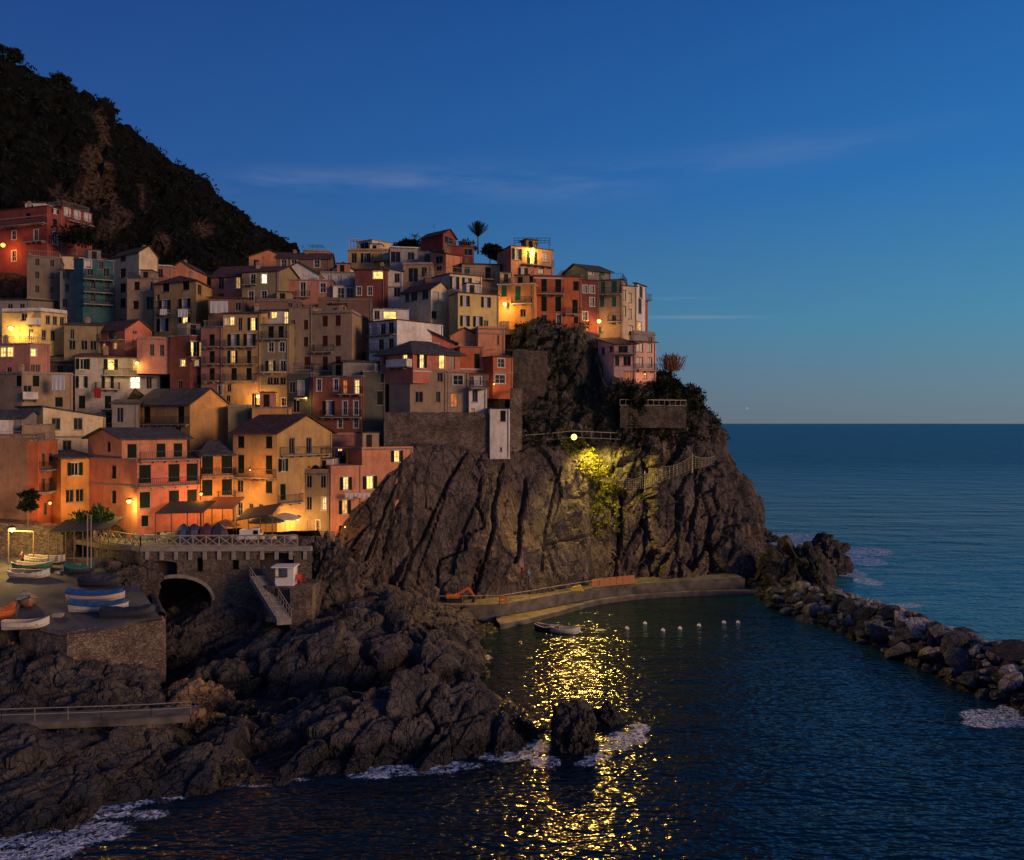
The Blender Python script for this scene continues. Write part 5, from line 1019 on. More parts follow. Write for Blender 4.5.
# ================================================================ BOATS
def ramp_z(Y): return float(np.interp(Y, [67,71,78,87], [6.25,6.8,7.9,9.4]))
def ramp_Y(y):
    lo, hi = 66., 90.
    for _ in range(40):
        m_ = (lo+hi)/2; yy_ = HY+(CH-ramp_z(m_))*F/m_
        if yy_ > y: lo = m_
        else: hi = m_
    return lo
def boat(label, x, y, Y, L, W_, rz, hull, inner=None, cover=None, z=None, group='rowing boats drawn up on the ramp', H_=.64, cat='boat', tilt=0):
    if z is None and Y < 86 and x < 170: Y = ramp_Y(y)
    p = P(x, y, Y); r = empty('rowing_boat', p if z is None else (p[0], p[1], z), rz); r.rotation_euler = (tilt, 0, rz); tag(r, label, cat, group); hm = flat(*hull)
    n = 15; m = MB(); ri = MB()
    def sec(t, k, ins=0, zoff=0):
        w = W_/2*(1-abs(t)**2.6*(1 if t > 0 else .55)); w = max(.03, w-ins); zt = H_+.28*t*t*(1.3 if t > 0 else .7)+zoff; zb = .05+.3*max(0, t)**4+ins
        return [(t*L/2,-w,zt), (t*L/2,-w*.86,zb+(zt-zb)*.45), (t*L/2,-w*.4,zb), (t*L/2,w*.4,zb), (t*L/2,w*.86,zb+(zt-zb)*.45), (t*L/2,w,zt)]
    T = np.linspace(-1, 1, n); A = [sec(t, 0) for t in T]; B = [sec(t, 0, .05, -.02) for t in T]
    for i in range(n-1):
        for j in range(5): m.poly([A[i][j], A[i+1][j], A[i+1][j+1], A[i][j+1]]); ri.poly([B[i][j+1], B[i+1][j+1], B[i+1][j], B[i][j]])
    m.poly(A[0]); m.poly(A[-1]); m.build('hull', hm, r, True); im = flat(*(inner or ('boat_inside', (.18,.14,.1))))
    g = MB()
    for i in range(n-1):
        for j in (0, 5): a = np.array(A[i][j]); b = np.array(A[i+1][j]); g.bar(a, b, .045)
    g.build('gunwale', TRIM if not cover else IRON, r)
    if cover:
        cm = MB(); C_ = []
        for t in T*.97:
            w = W_/2*(1-abs(t)**2.6*(1 if t > 0 else .55))+.03; zt = H_+.28*t*t+.03; C_.append([(t*L/2,-w-.01,zt-.07), (t*L/2,-w,zt+.02), (t*L/2,-w*.5,zt+.2+.05*math.sin(t*17)), (t*L/2,0,zt+.33+.04*math.sin(t*11)), (t*L/2,w*.5,zt+.2), (t*L/2,w,zt+.02), (t*L/2,w+.01,zt-.07)])
        for i in range(n-1):
            for j in range(6): cm.poly([C_[i][j], C_[i+1][j], C_[i+1][j+1], C_[i][j+1]])
        cm.build('tarpaulin', flat(*cover), r, True)
    else:
        ri.build('inside', im, r, True)
        for t in (-.45, .05, .5): w = W_/2*(1-abs(t)**2.6)-.06; MB().box((t*L/2-.13,-w,H_*.62),(t*L/2+.13,w,H_*.62+.05)).build('thwart', WOOD, r)
    MB().bar((-L/2-.02,0,.3),(-L/2-.05,0,H_+.3),.05).build('stern_post', WOOD, r)
    return r
WH = ('boat_white', (.60,.55,.47), .5); GR = ('boat_green', (.05,.16,.10), .5); DK = ('boat_dark', (.03,.035,.05), .5); BLU = ('blue_tarpaulin', (.02,.09,.24), .6); PK = ('boat_pinkish_white', (.55,.43,.37), .5); GT = ('green_tarpaulin', (.02,.13,.11), .6); DT = ('dark_tarpaulin', (.02,.025,.035), .6); GY = ('grey_tarpaulin', (.22,.2,.19), .7); OG = ('boat_orange', (.50,.12,.03), .5)
boat('white rowing boat lying under the lamp at the top left of the ramp', 46,563,83,4.6,1.7,-.12,WH)
boat('green edged rowing boat just below the top white boat at left', 33,570,80.5,4.3,1.6,-.1,GR)
boat('white and black rowing boat, third from the top on the left of the ramp', 30,578,78.5,4.3,1.6,-.08,WH, tilt=.1)
boat('small dark upturned looking boat under grey cover below the three left boats', 27,606,73.5,3.0,1.6,-.9,('boat_rust', (.30,.13,.07), .6), cover=GY)
boat('white skiff at the lower left edge of the ramp beside the orange boat', 26,629,70,3.6,1.4,.25,WH, inner=('skiff_inside', (.4,.3,.2)))
boat('bright orange boat cut by the left frame edge', 3,618,70.5,2.4,1.5,1.2,OG, cover=('orange_tarpaulin', (.5,.11,.02), .6))
boat('small boat under a green tarpaulin beside the pole', 80,574,80,2.8,1.5,.3,DK, cover=GT)
boat('boat under a dark grey tarpaulin against the bridge foot', 100,587,78,4.2,1.4,-.05,DK, cover=DT)
boat('white boat under a bright blue tarpaulin, upper of the two blue covered boats', 96,601,76,5.4,1.5,0,PK, cover=BLU)
boat('pinkish white boat under a blue tarpaulin, lower of the two blue covered boats', 99,612,73.5,5.2,1.4,.04,WH, cover=('mid_blue_tarpaulin', (.03,.10,.2), .6)) 
boat('long black covered boat at the pier edge', 128,618,73,4.6,1.15,.14,DK, cover=DT)
boat('small rowing boat stored on the square behind the railing', 149,541,90,3.2,1.3,.1,('boat_grey', (.3,.36,.38), .5), inner=('pale_inside', (.5,.5,.45)))
boat('pale upturned dinghy beside the rowing boat on the square', 166,541,89.5,2.2,1.2,.9,WH, cover=('pale_green_cloth', (.35,.42,.2), .6), tilt=.5)
boat('small white motor boat moored in the bay below the cliff path', 565,633,91.5,3.6,1.5,-.35,WH, z=-.12, group=None, inner=('motor_inside', (.5,.5,.5)))
boat('small dark boat moored beside the white motor boat', 547,631,92.5,3.0,1.3,-.5,DK, z=-.12, group=None)
bo = bpy.data.meshes.new('buoy'); t = MB().lathe((0,0,0), [(.02,-.2),(.2,-.12),(.26,.03),(.2,.18),(.05,.26),(.05,.34),(.01,.35)], 10); bo.from_pydata(t.v, [], t.f); bo.materials.append(WHITE)
for x, y in ((663,631),(680,629),(699,626),(724,623),(738,623),(645,624),(627,629)):
    o = bpy.data.objects.new('buoy', bo); link(o); o.location = W(x, y); tag(o, 'small white buoy floating in the line across the bay', 'buoy', 'white buoys in the bay')
gw_ = empty('garden_wall', (*PX(20,87.3), 9)); tag(gw_, 'sloping brown garden wall under the dark bush at the left edge', 'wall'); q0, q1 = PX(-170,86.5), PX(63,88.5)
m = MB().hexa([(*q0,8.6),(*q1,8.6),(q1[0]+.4,q1[1]+2.5,8.6),(q0[0],q0[1]+3.4,8.6)], [(*q0,zof(507,87)),(*q1,zof(529,88)),(q1[0]+.4,q1[1]+2.5,zof(529,88)),(q0[0],q0[1]+3.4,zof(507,87))]); o = m.build('wall', RUB, gw_); o.location = -np.array(gw_.location)
# gear on the ramp
rg2 = random.Random(5)
for i, (x, Y, l) in enumerate([(60,82,'grey fish crate stack left of the steel poles on the ramp'), (118,76.5,'fish crate by the rocks behind the blue covered boats'), (58,71,'crate standing alone near the pier edge'), (42,82.5,'crate beside the top white boat')]):
    zz_ = ramp_z(Y)+.06; cr = empty('fish_crate', (*PX(x, Y), zz_-.05), rg2.uniform(0,1.5)); tag(cr, l, 'crate', 'fish crates on the ramp'); m = MB(); pm_ = flat('crate_plastic%d' % (i % 2), ((.30,.27,.22),(.08,.14,.22))[i % 2], .6)
    m.box((-.4,-.28,0),(.4,.28,.04)); m.box((-.4,-.28,.04),(.4,-.25,.3)); m.box((-.4,.25,.04),(.4,.28,.3)); m.box((-.4,-.25,.04),(-.37,.25,.3)); m.box((.37,-.25,.04),(.4,.25,.3)); m.build('crate_body', pm_, cr)
    m = MB(); [m.bar((rg2.uniform(-.3,.3),rg2.uniform(-.2,.2),.1), (rg2.uniform(-.3,.3),rg2.uniform(-.2,.2),.3), .05, 5) for _ in range(8)]; m.build('nets', RUST, cr)
# ================================================================ SQUARE FURNITURE
def parasol(label, x, y, Y, R, h, c, closed=False, z=None):
    p = P(x, y, Y); r = empty('parasol', (p[0], p[1], ZP)); tag(r, label, 'parasol', 'parasols and covers on the square'); MB().bar((0,0,0),(0,0,h),.035,6).build('pole', WOOD, r); MB().lathe((0,0,0), [(.35,0),(.35,.08),(.05,.1)], 8).build('base', CONC, r)
    m = MB(); k = 8; n = 0
    pr = [(R,h-.75),(R*.98,h-.6),(R*.5,h-.22),(.06,h)] if not closed else [(.35,.35),(.42,.9),(.3,h-.5),(.05,h)]
    m.lathe((0,0,0), pr, k); m.build('canopy', flat(*c), r)
parasol('pale open parasol in front of the lamplit grey and ochre house', 285, 520, 93, 1.9, 2.7, ('parasol_cream', (.5,.42,.3), .8))
parasol('dark wide parasol left of the pale one', 266, 520, 91, 2.1, 2.6, ('parasol_dark', (.06,.055,.05), .8))
parasol('orange tinted parasol beside the railing middle', 226, 525, 90, 1.6, 2.3, ('parasol_rust', (.22,.08,.04), .8))
for i, (x, c, l) in enumerate([(184,(.02,.05,.13),'blue tarpaulin covered stall at the left end of the row of covers on the square'), (194,(.025,.03,.07),'dark blue covered stall second from the left on the square'), (207,(.06,.02,.035),'dark maroon covered stall in the middle of the square'), (219,(.03,.03,.05),'blackish covered stall right of the maroon one')]):
    p = PX(x, 88.2); s_ = MB(); rr = random.Random(i+3); n = 12; rad = [1.0,1.0,.85,.5,.1]; zz_ = [0,.9,1.35,1.75,1.95+rr.random()*.2]
    for j in range(4):
        for k in range(n):
            q = []
            for a, b in ((j,k),(j,k+1),(j+1,k+1),(j+1,k)): t_ = 2*math.pi*(b % n)/n; w_ = rad[a]*(1+.12*math.sin(t_*3+i)); q.append((p[0]+w_*math.cos(t_), p[1]+w_*.8*math.sin(t_), ZP+zz_[a]))
            s_.poly(q)
    tag(s_.build('covered_stall', flat('cover%d' % i, c, .6), None, True), l, 'covered stall')
# canopy roofs of the restaurants
def canopy(label, x0, x1, y0, y1, Y0, Y1, col, zpost=ZP, npost=3, rise=.9):
    a, b = P(x0, y0, Y0), P(x1, y1, Y0); r = empty('canopy', (a[0], a[1], zpost)); tag(r, label, 'canopy'); o = -np.array(r.location)
    c, d = b+(0, Y1-Y0, rise), a+(0, Y1-Y0, rise); m = MB().hexa([a, b, c, d], [q+(0,0,.1) for q in (a,b,c,d)]); q = m.build('roof', flat(*col), r); q.location = o
    for i in range(npost+1):
        p = a+(b-a)*(i/npost); q = MB().bar((p[0],p[1]+.1,zpost), (p[0],p[1]+.1,p[2]+.04), .06).build('post', WOOD, r); q.location = o
    return r
canopy('dark awning roof before the pink house on the square', 155, 203, 514, 513, 87.6, 91.5, ('awning_dark', (.05,.045,.035), .8))
canopy('small orange lit awning at the foot of the low orange house', 201, 233, 509, 509, 90, 94, ('awning_rust', (.25,.10,.04), .8))
canopy('dark tent roof over the tables before the red roofed ochre house', 236, 272, 521, 515, 88.5, 92, ('awning_black', (.035,.03,.028), .8))
r = canopy('low timber pergola shed with a dark roof between ramp and square', 48, 108, 533, 530, 84.2, 87.6, ('shed_roof', (.045,.038,.03), .9), zpost=9.4, npost=7)
canopy('yellow lit flat awning under the white lamp at the left edge', 8, 33, 531, 532, 84.5, 86.3, ('awning_yellow', (.45,.4,.15), .8), zpost=8.9, npost=1, rise=.12)
# little parked van, tables
vn_ = empty('parked_van', (*PX(252,88.6), ZP), .05); tag(vn_, 'small white three wheeled van parked behind the railing of the square', 'van')
MB().hexa([(-1.2,-.6,.3),(.1,-.6,.3),(.1,.6,.3),(-1.2,.6,.3)], [(-1.2,-.6,1.35),(.1,-.6,1.35),(.1,.6,1.35),(-1.2,.6,1.35)]).build('box', WHITE, vn_)
MB().hexa([(.12,-.6,.3),(1.2,-.5,.3),(1.2,.5,.3),(.12,.6,.3)], [(.12,-.55,1.5),(.85,-.5,1.5),(.85,.5,1.5),(.12,.55,1.5)]).build('cab', WHITE, vn_)
MB().box((.3,-.615,.85),(.8,-.56,1.3)).build('window', GLASS, vn_); MB().hexa([(1.16,-.4,.9),(1.18,-.4,.9),(1.18,.4,.9),(1.16,.4,.9)],[(.93,-.4,1.35),(.96,-.4,1.35),(.96,.4,1.35),(.93,.4,1.35)]).build('windscreen', GLASS, vn_)
for x, y in ((-.8,-.62),(-.8,.5),(.9,-.06)):
    w_ = MB(); n = 12
    for k in range(n):
        t0, t1 = 2*math.pi*k/n, 2*math.pi*(k+1)/n; w_.poly([(x+.26*math.cos(t0),y,.26+.26*math.sin(t0)), (x+.26*math.cos(t1),y,.26+.26*math.sin(t1)), (x+.26*math.cos(t1),y+.12,.26+.26*math.sin(t1)), (x+.26*math.cos(t0),y+.12,.26+.26*math.sin(t0))])
    for yy in (y, y+.12): w_.poly([(x+.26*math.cos(2*math.pi*k/n), yy, .26+.26*math.sin(2*math.pi*k/n)) for k in range(n)])
    w_.build('wheel', IRON, vn_)
CLOTH = flat('table_cloth', (.5,.44,.36), .8)
tproto = None
for i, (x, Y, l) in enumerate([(262,88.4,'small white clothed cafe table right of the white van'), (272,88.2,'cafe table under the dark parasol near the railing'), (292,88.0,'cafe table nearest the right end of the railing'), (240,88.0,'cafe table left of the white van')]):
    if tproto is None:
        tproto = empty('cafe_table', (0,0,0)); MB().lathe((0,0,0), [(0,.78),(.45,.78),(.47,.74),(.5,.35)], 12).build('tablecloth', CLOTH, tproto); MB().bar((0,0,0),(0,0,.75),.05,6).build('leg', IRON, tproto); t = tproto
    else: t = copy_tree(tproto)
    t.location = (*PX(x, Y), ZP); tag(t, l, 'cafe table', 'cafe tables on the square')
# poles
for x0, y0, y1, l in ((87.5,560,515,'left of two tall steel poles standing by the ramp'), (91,562,516,'right of two tall steel poles standing by the ramp')):
    a = P(x0, y0, 80.5); b = P(x0, y1, 80.5); r = empty('steel_pole', a); tag(r, l, 'pole'); MB().bar((0,0,-.6),(0,0,b[2]-a[2]),.07,8,.055).build('shaft', TRIMD, r); MB().box((-.1,-.1,b[2]-a[2]),(.1,.1,b[2]-a[2]+.1)).build('cap', TRIMD, r)
# laundry
SH_ = flat('white_laundry', (.55,.53,.52), .9); 
def laundry(label, x0, x1, y0, y1, Y, mat, Yb=None, n=1):
    m = MB(); a, b = P(x0, y0, Y), P(x1, y0, Yb or Y); h = (y1-y0)*Y/F; N = 10*n
    for i in range(N):
        if n > 1 and i % 10 == 9: continue
        for j in range(4):
            q = []
            for u, v in ((i,j+1),(i+1,j+1),(i+1,j),(i,j)): p = a+(b-a)*u/N; q.append((p[0], p[1]+.05*math.sin(u*1.9)*v/4, p[2]-h*v/4*(1 if n == 1 else .8+.2*math.sin((u//10)*2.1))))
            m.poly(q)
    o = m.build('laundry', mat); tag(o, label, 'laundry'); return o
laundry('big white sheet hung over the terrace wall of the far left tan house', 52,65,375,390,106.5,SH_)
laundry('white sheet hanging above the roof of the dark tiled house', 210,228,301,313,118,SH_)
laundry('row of white clothes on the line of the pink tower house', 345,371,493,499,96.2,SH_,97.2,6)
laundry('red towel over the balcony of the lavender grey house', 94,101,388,398,112,flat('red_towel', (.30,.02,.03), .9))
laundry('pale sheet on the left balcony of the hipped ochre house', 160,167,309,315,123,SH_)
laundry('pale sheet on the right balcony of the hipped ochre house', 178,188,309,317,121,SH_)
# ================================================================ PEOPLE
def person(label, loc, rz, h, top, legs, arm=0.3, stride=.12, bend=0):
    s = h/1.72; J = {}; V = []; E = []; R_ = []
    def add(p, r, par=None): V.append(tuple(np.array(p)*s)); R_.append(r*s); (E.append((par, len(V)-1)) if par is not None else None); return len(V)-1
    pe = add((0,0,.95), .15); ab = add((0,bend*.1,1.12), .135, pe); ch = add((0,bend*.25,1.33), .155, ab); ne = add((0,bend*.35,1.47), .065, ch); he = add((0,bend*.42,1.58), .09, ne); add((0,bend*.44+.01,1.68), .085, he)
    for sx in (-1, 1):
        sh = add((.18*sx,bend*.28,1.38), .065, ch); el = add((.25*sx,bend*.3+arm*.2,1.1), .045, sh); wr = add((.24*sx,bend*.3+arm*.7,.9+arm*.25), .032, el); pl = add((.24*sx,bend*.3+arm*.75,.82+arm*.25), .04, wr)
        hp = add((.09*sx,0,.9), .095, pe); kn = add((.1*sx,stride*sx+.03,.5), .06, hp); an = add((.1*sx,stride*1.5*sx-.02,.09), .042, kn); add((.11*sx,stride*1.5*sx+.16,.04), .04, an)
    me = bpy.data.meshes.new('person'); me.from_pydata(V, E, []); me.update()
    sk = me.skin_vertices if len(me.skin_vertices) else None
    o = bpy.data.objects.new('person', me); link(o); o.location = loc; o.rotation_euler = (0,0,rz); mod = o.modifiers.new('Skin', 'SKIN')
    if not me.skin_vertices: 
        import bmesh
        bm = bmesh.new(); bm.from_mesh(me); bm.verts.layers.skin.verify(); bm.to_mesh(me); bm.free()
    for i, r in enumerate(R_): me.skin_vertices[0].data[i].radius = (r, r)
    me.skin_vertices[0].data[0].use_root = True
    sb = o.modifiers.new('Subdiv', 'SUBSURF'); sb.levels = 1; sb.render_levels = 1
    m, nt, b = newmat('clothed_figure'); tc = nd(nt, 'ShaderNodeTexCoord'); sx = nd(nt, 'ShaderNodeSeparateXYZ'); nt.links.new(tc.outputs['Object'], sx.inputs[0]); dv = nd(nt, 'ShaderNodeMath', operation='DIVIDE'); nt.links.new(sx.outputs[2], dv.inputs[0]); dv.inputs[1].default_value = 1.8*s
    r = ramp(nt, dv.outputs[0], [(0, (.02,.02,.02)), (.05, legs), (.54, top), (.83, (.35,.2,.13)), (.93, (.03,.02,.015))]); r.color_ramp.interpolation = 'CONSTANT'; nt.links.new(r.outputs[0], b.inputs['Base Color']); b.inputs['Roughness'].default_value = .8
    me.materials.append(m); tag(o, label, 'person'); return o
lz = lambda x, y, Y: P(x, y, Y)
person('person in dark clothes standing alone at the lane wall nearest the lamp', lz(505,323.6,122.6), .3, 1.75, (.02,.02,.025), (.015,.015,.02))
person('person in dark clothes, left one of the pair leaning together on the lane', lz(514.5,324,123.2), -.4, 1.7, (.03,.02,.02), (.02,.02,.02), bend=.3)
person('person in dark clothes, right one of the pair leaning together on the lane', lz(519.5,324,123.4), .6, 1.65, (.02,.025,.03), (.02,.02,.02), bend=.3)
person('person in a blue jacket working on the rocks above the cliff path', (*PX(529,101.8), 3.6), .5, 1.7, (.03,.12,.30), (.03,.04,.08), bend=.5)
person('person in a red jacket working on the rocks above the cliff path', (*PX(522,101.6), 4.2), -.6, 1.7, (.35,.03,.03), (.03,.03,.04), bend=.5)
person('person standing under the lamp beside the boats at the left edge', (*PX(22,84), 8.85), 1.0, 1.7, (.15,.05,.03), (.02,.02,.03))
# ================================================================ LAMPS
BULB = {}
def bulb(c, s=60):
    k = (c, s)
    if k not in BULB: BULB[k] = emit('lamp_glow_%d' % len(BULB), c, s, False)
    return BULB[k]
YEL = (1.0,.62,.16); ORA = (1.0,.36,.07); WRM = (1.0,.50,.14); YG = (1.0,.78,.14)
def lamp(label, x, y, Y, power, c=WRM, r=.16, n=(0,-1), arm=.8, name='wall_lamp', spot=None, s=3.2):
    p = P(x, y, Y); o = empty(name, p); tag(o, label, 'lamp')
    MB().bar((-n[0]*arm,-n[1]*arm,.32),(0,0,.30),.03,6).bar((-n[0]*arm,-n[1]*arm,-.1),(-n[0]*arm*.3,-n[1]*arm*.3,.3),.02,4).build('bracket', IRON, o)
    MB().lathe((0,0,0), [(r*1.6,.16),(r*1.5,.2),(r*.4,.32),(.01,.34)], 10).build('lamp_shade', IRON, o)
    MB().lathe((0,0,0), [(.01,-r),(r*.7,-r*.7),(r,0),(r*.7,r*.7),(.01,r)], 10).build('bulb', bulb(c, s), o, True)
    l = bpy.data.lights.new('lamp_light', 'POINT'); l.energy = power; l.color = c; l.shadow_soft_size = r*1.4; lo = bpy.data.objects.new('lamp_light', l); link(lo, o); lo.location = (n[0]*.25, n[1]*.25, -.25-r)
    return o
lamp('bright orange lamp at the foot of the big crimson building', 3,245,145.5,600,ORA,.4)
lamp('yellow lamp on the yellow house at the far left', 11,328,117,800,YEL,.35)
lamp('lamp glowing on the upper left balcony of the lavender grey house', 111,364,111.8,180,YEL,.2)
lamp('lamp glowing on the upper right balcony of the lavender grey house', 137,363,112.5,250,YEL,.25)
lamp('orange lamp low on the red harbour face of the leftmost house', 50,503,90.3,220,ORA,.16,(.5,-.8))
lamp('strong greenish yellow lamp on the corner of the pink house', 129,501,89.3,620,YG,.26,(-.2,-1))
lamp('orange lamp between the pink house and the low orange house', 201,494,92.6,420,ORA,.18)
lamp('small lamp on the awning of the low orange house', 240,500,93.5,420,WRM,.1)
lamp('strong lamp over the cafe parasols on the grey and ochre house', 298,518,95.2,650,WRM,.28)
lamp('strong orange lamp high on the yellow column house', 258,396,110,650,WRM,.28)
lamp('yellow lamp over the lane on the orange lamplit house', 505,304,120.3,500,YEL,.32)
lamp('lamp on the top balcony of the tall salmon house', 533,249,131,520,YG,.22)
lamp('bright lamp at the foot of the tan house with green shutters', 599,321,124.2,600,WRM,.34)
lamp('small orange lamp in the arched window bay of the pink tower house', 345,527,95.8,90,ORA,.1)
lamp('small lamp under the balcony right of the central column house', 306,398,107.5,60,YEL,.12)
lamp('lamp by the terrace of the small scarlet cliff house', 494,384,109,50,WRM,.1)
lamp('small lamp under the eaves of the sea villa', 645,374,116.6,60,ORA,.1)
lamp('lamp lighting the low red terrace left of the pink tower', 250,470,93.6,260,ORA,.08, (.2,-1))
lamp('dazzling white yellow floodlight on the pole at the left edge above the boats', 12,529,83.2,1700,YEL,.3)
# street lamp on a post next to the flood of light in front of the square
# floodlight on the cliff, aimed down at the bay
fp = P(574,437,110.6); fl = empty('floodlight', fp); tag(fl, 'powerful yellow floodlight on a short mast at the cliff ledge', 'floodlight'); MB().bar((0,0,-2.0),(0,0,.1),.07,8).build('mast', IRON, fl)
MB().box((-.35,.0,-.22),(.35,.25,.22)).build('housing', IRON, fl); MB().lathe((0,-.12,0), [(.01,-.42),(.3,-.28),(.42,0),(.3,.28),(.01,.42)], 12).build('bulb', bulb((1,.66,.12), 4), fl, True)
l = bpy.data.lights.new('floodlight_light', 'SPOT'); l.energy = 14000; l.spot_size = math.radians(150); l.spot_blend = .6; l.color = (1.0,.68,.12); l.shadow_soft_size = .45; lo = bpy.data.objects.new('floodlight_light', l); link(lo, fl); lo.location = (2.7,1.5,-.2); lo.rotation_euler = (math.radians(-12), math.radians(-22), 0)
l = bpy.data.lights.new('floodlight_beam', 'SPOT'); l.energy = 26000; l.color = (1.0,.50,.07); l.shadow_soft_size = .4; l.spot_size = math.radians(125); l.spot_blend = .5; lo = bpy.data.objects.new('floodlight_beam', l); link(lo, fl); lo.location = (0,-1.7,0)
from mathutils import Vector
lo.rotation_euler = Vector((-.12,-1,-.33)).to_track_quat('-Z', 'Y').to_euler()
# ================================================================ VEGETATION
def leaves(name, pts, size, mat, kind='stuff', parent=None, seed=1, up=.3, aspect=1.6):
    r = np.random.default_rng(seed); n = len(pts); a = r.normal(size=(n,3)); a[:,2] += up; a /= np.linalg.norm(a, axis=1, keepdims=True); b = np.cross(a, r.normal(size=(n,3))); b /= np.linalg.norm(b, axis=1, keepdims=True)
    s = (size*r.uniform(.6,1.4,(n,1))) if np.isscalar(size) else size[:,None]; v = np.stack([pts-a*s*aspect, pts-b*s*.55, pts+a*s*aspect, pts+b*s*.55], 1).reshape(-1,3)
    o = np_mesh(name, v, np.arange(4*n).reshape(-1,4), mat, parent); 
    if kind: o['kind'] = kind
    return o
def clumps(centers, rad, per, seed):
    r = np.random.default_rng(seed); c = np.repeat(centers, per, 0); d = r.normal(size=c.shape); d /= np.linalg.norm(d, axis=1, keepdims=True); R_ = np.repeat(rad, per)[:,None]
    return c+d*R_*r.uniform(.3,1,(len(c),1))**.5*np.array([1,1,.8])
DG = leafmat('dark_scrub_leaves', (.006,.010,.006), (.016,.021,.011)); MG_ = leafmat('mid_leaves', (.02,.045,.012), (.05,.085,.025)); YGR = leafmat('floodlit_plants', (.10,.12,.018), (.27,.25,.04)); DGM = leafmat('mountain_leaves', (.008,.011,.009), (.021,.025,.019)); DRY = leafmat('dry_reddish_grass', (.20,.10,.06), (.32,.18,.11))  # gully plants: the floodlight's yellow is painted into their leaf colour
# mountain scrub
r = np.random.default_rng(3); gv = MG.reshape(-1,3); ms_ = mt_moss(MG, MN).ravel(); ok = (ms_ < .4) & (gv[:,2] > 24); idx = r.choice(np.where(ok)[0], 3600); cen = gv[idx]+r.normal(size=(len(idx),3))*.8
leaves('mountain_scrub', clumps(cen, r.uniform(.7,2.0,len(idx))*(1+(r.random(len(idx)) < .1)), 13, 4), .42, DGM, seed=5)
# scrub on the headland
gv = HG.reshape(-1,3); nz = HN.reshape(-1,3)[:,2]; px = CX+gv[:,0]/gv[:,1]*F; py = HY-(gv[:,2]-CH)/gv[:,1]*F
def scrub(name, cond, k, rad, per, size, mat, seed):
    w = np.where(cond)[0]; i = r.choice(w, k); return leaves(name, clumps(gv[i]+np.array([0,-.1,.1]), r.uniform(*rad, k), per, seed), size, mat, seed=seed)
scrub('cliff_scrub', (px > 506) & (px < 700) & (py < 452) & (py > 318) & (gv[:,1] < 134) & (fbm(gv/6, 3, 9) > -.22), 900, (.3,1.0), 22, .14, DG, 6)
scrub('cliff_scrub_green', (px > 560) & (px < 700) & (py < 500) & (py > 395) & (fbm(gv/3, 3, 12) > .08), 330, (.25,.7), 22, .12, MG_, 7)
scrub('cliff_scrub_edge', (px > 648) & (px < 725) & (py < 440) & (gv[:,1] < 140), 260, (.3,1.1), 26, .15, DG, 8)
scrub('gully_plants', (np.abs(px-569-(py-438)*.8) < 13+4*fbm(gv/2, 2, 5)) & (py > 438) & (py < 492) & (gv[:,1] < 120), 260, (.2,.6), 26, .13, YGR, 9)
scrub('gully_plants', (px > 590) & (px < 618) & (py > 470) & (py < 535) & (gv[:,1] < 120), 110, (.15,.4), 22, .12, YGR, 10)
scrub('cliff_scrub_slab', (px > 360) & (px < 735) & (nz > .5) & (py > 460) & (py < 575), 90, (.12,.35), 18, .09, DG, 11)
scrub('top_scrub', (px > 655) & (px < 692) & (py < 400) & (gv[:,1] < 134), 120, (.5,1.5), 30, .17, DG, 16)
scrub('cliff_scrub_wall', (px > 612) & (px < 690) & (py > 402) & (py < 440) & (gv[:,1] < 122), 120, (.3,.8), 22, .12, DG, 17)
# reddish plume grass at the headland tip
c = P(672,362,124); rg = np.random.default_rng(8); mbp = MB()
for i in range(330):
    a = rg.uniform(0, 6.28); t = rg.uniform(.1,.7); b0 = c+rg.normal(size=3)*(.7,.5,.2)-(0,0,1.2); e_ = b0+np.array([math.cos(a)*math.sin(t), math.sin(a)*math.sin(t), math.cos(t)])*rg.uniform(1.2,2.6); mbp.bar(b0, e_, .035, 3, .02); 
    mbp.bar(e_-(e_-b0)*.25, e_, .06, 3, .03)
tag(mbp.build('plume_grass', DRY), 'reddish clump of tall dry plume grass at the headland tip', 'plume grass')
def plant(label, name, cat, base, h, cr, n, mat, seed, trunk=.12, crown='crown', sz=.13, grp=None):
    rr = np.random.default_rng(seed); o = empty(name, base); tag(o, label, cat, grp); m = MB().bar((0,0,-.8),(0,0,h*.55),trunk,6,trunk*.6); cs = []
    for i in range(n):
        d = rr.normal(size=3); d /= np.linalg.norm(d); q = np.array([0,0,h*.68])+d*np.array(cr)*rr.uniform(.3,.95); cs.append(q)
        if i % 3 == 0: m.bar((0,0,h*.35), q, trunk*.45, 4, trunk*.15)
    m.build('trunk', WOOD, o); pts = clumps(np.array(cs), rr.uniform(.25,.5,n)*max(cr)*.75, 42, seed); leaves(crown, pts, sz, mat, None, o, seed); return o
b_ = P(97,522,87.5); plant('leafy green tree lit by the yellow lamp before the pink house', 'leafy_tree', 'tree', (b_[0], b_[1], ZP), 3.9, (2.4,1.8,1.3), 34, MG_, 3, sz=.16)
b_ = P(75,520,87.5); plant('smaller green bush left of the lamplit tree on the square', 'leafy_bush', 'bush', (b_[0], b_[1], ZP), 2.4, (1.5,1.2,.9), 18, MG_, 4, sz=.14)
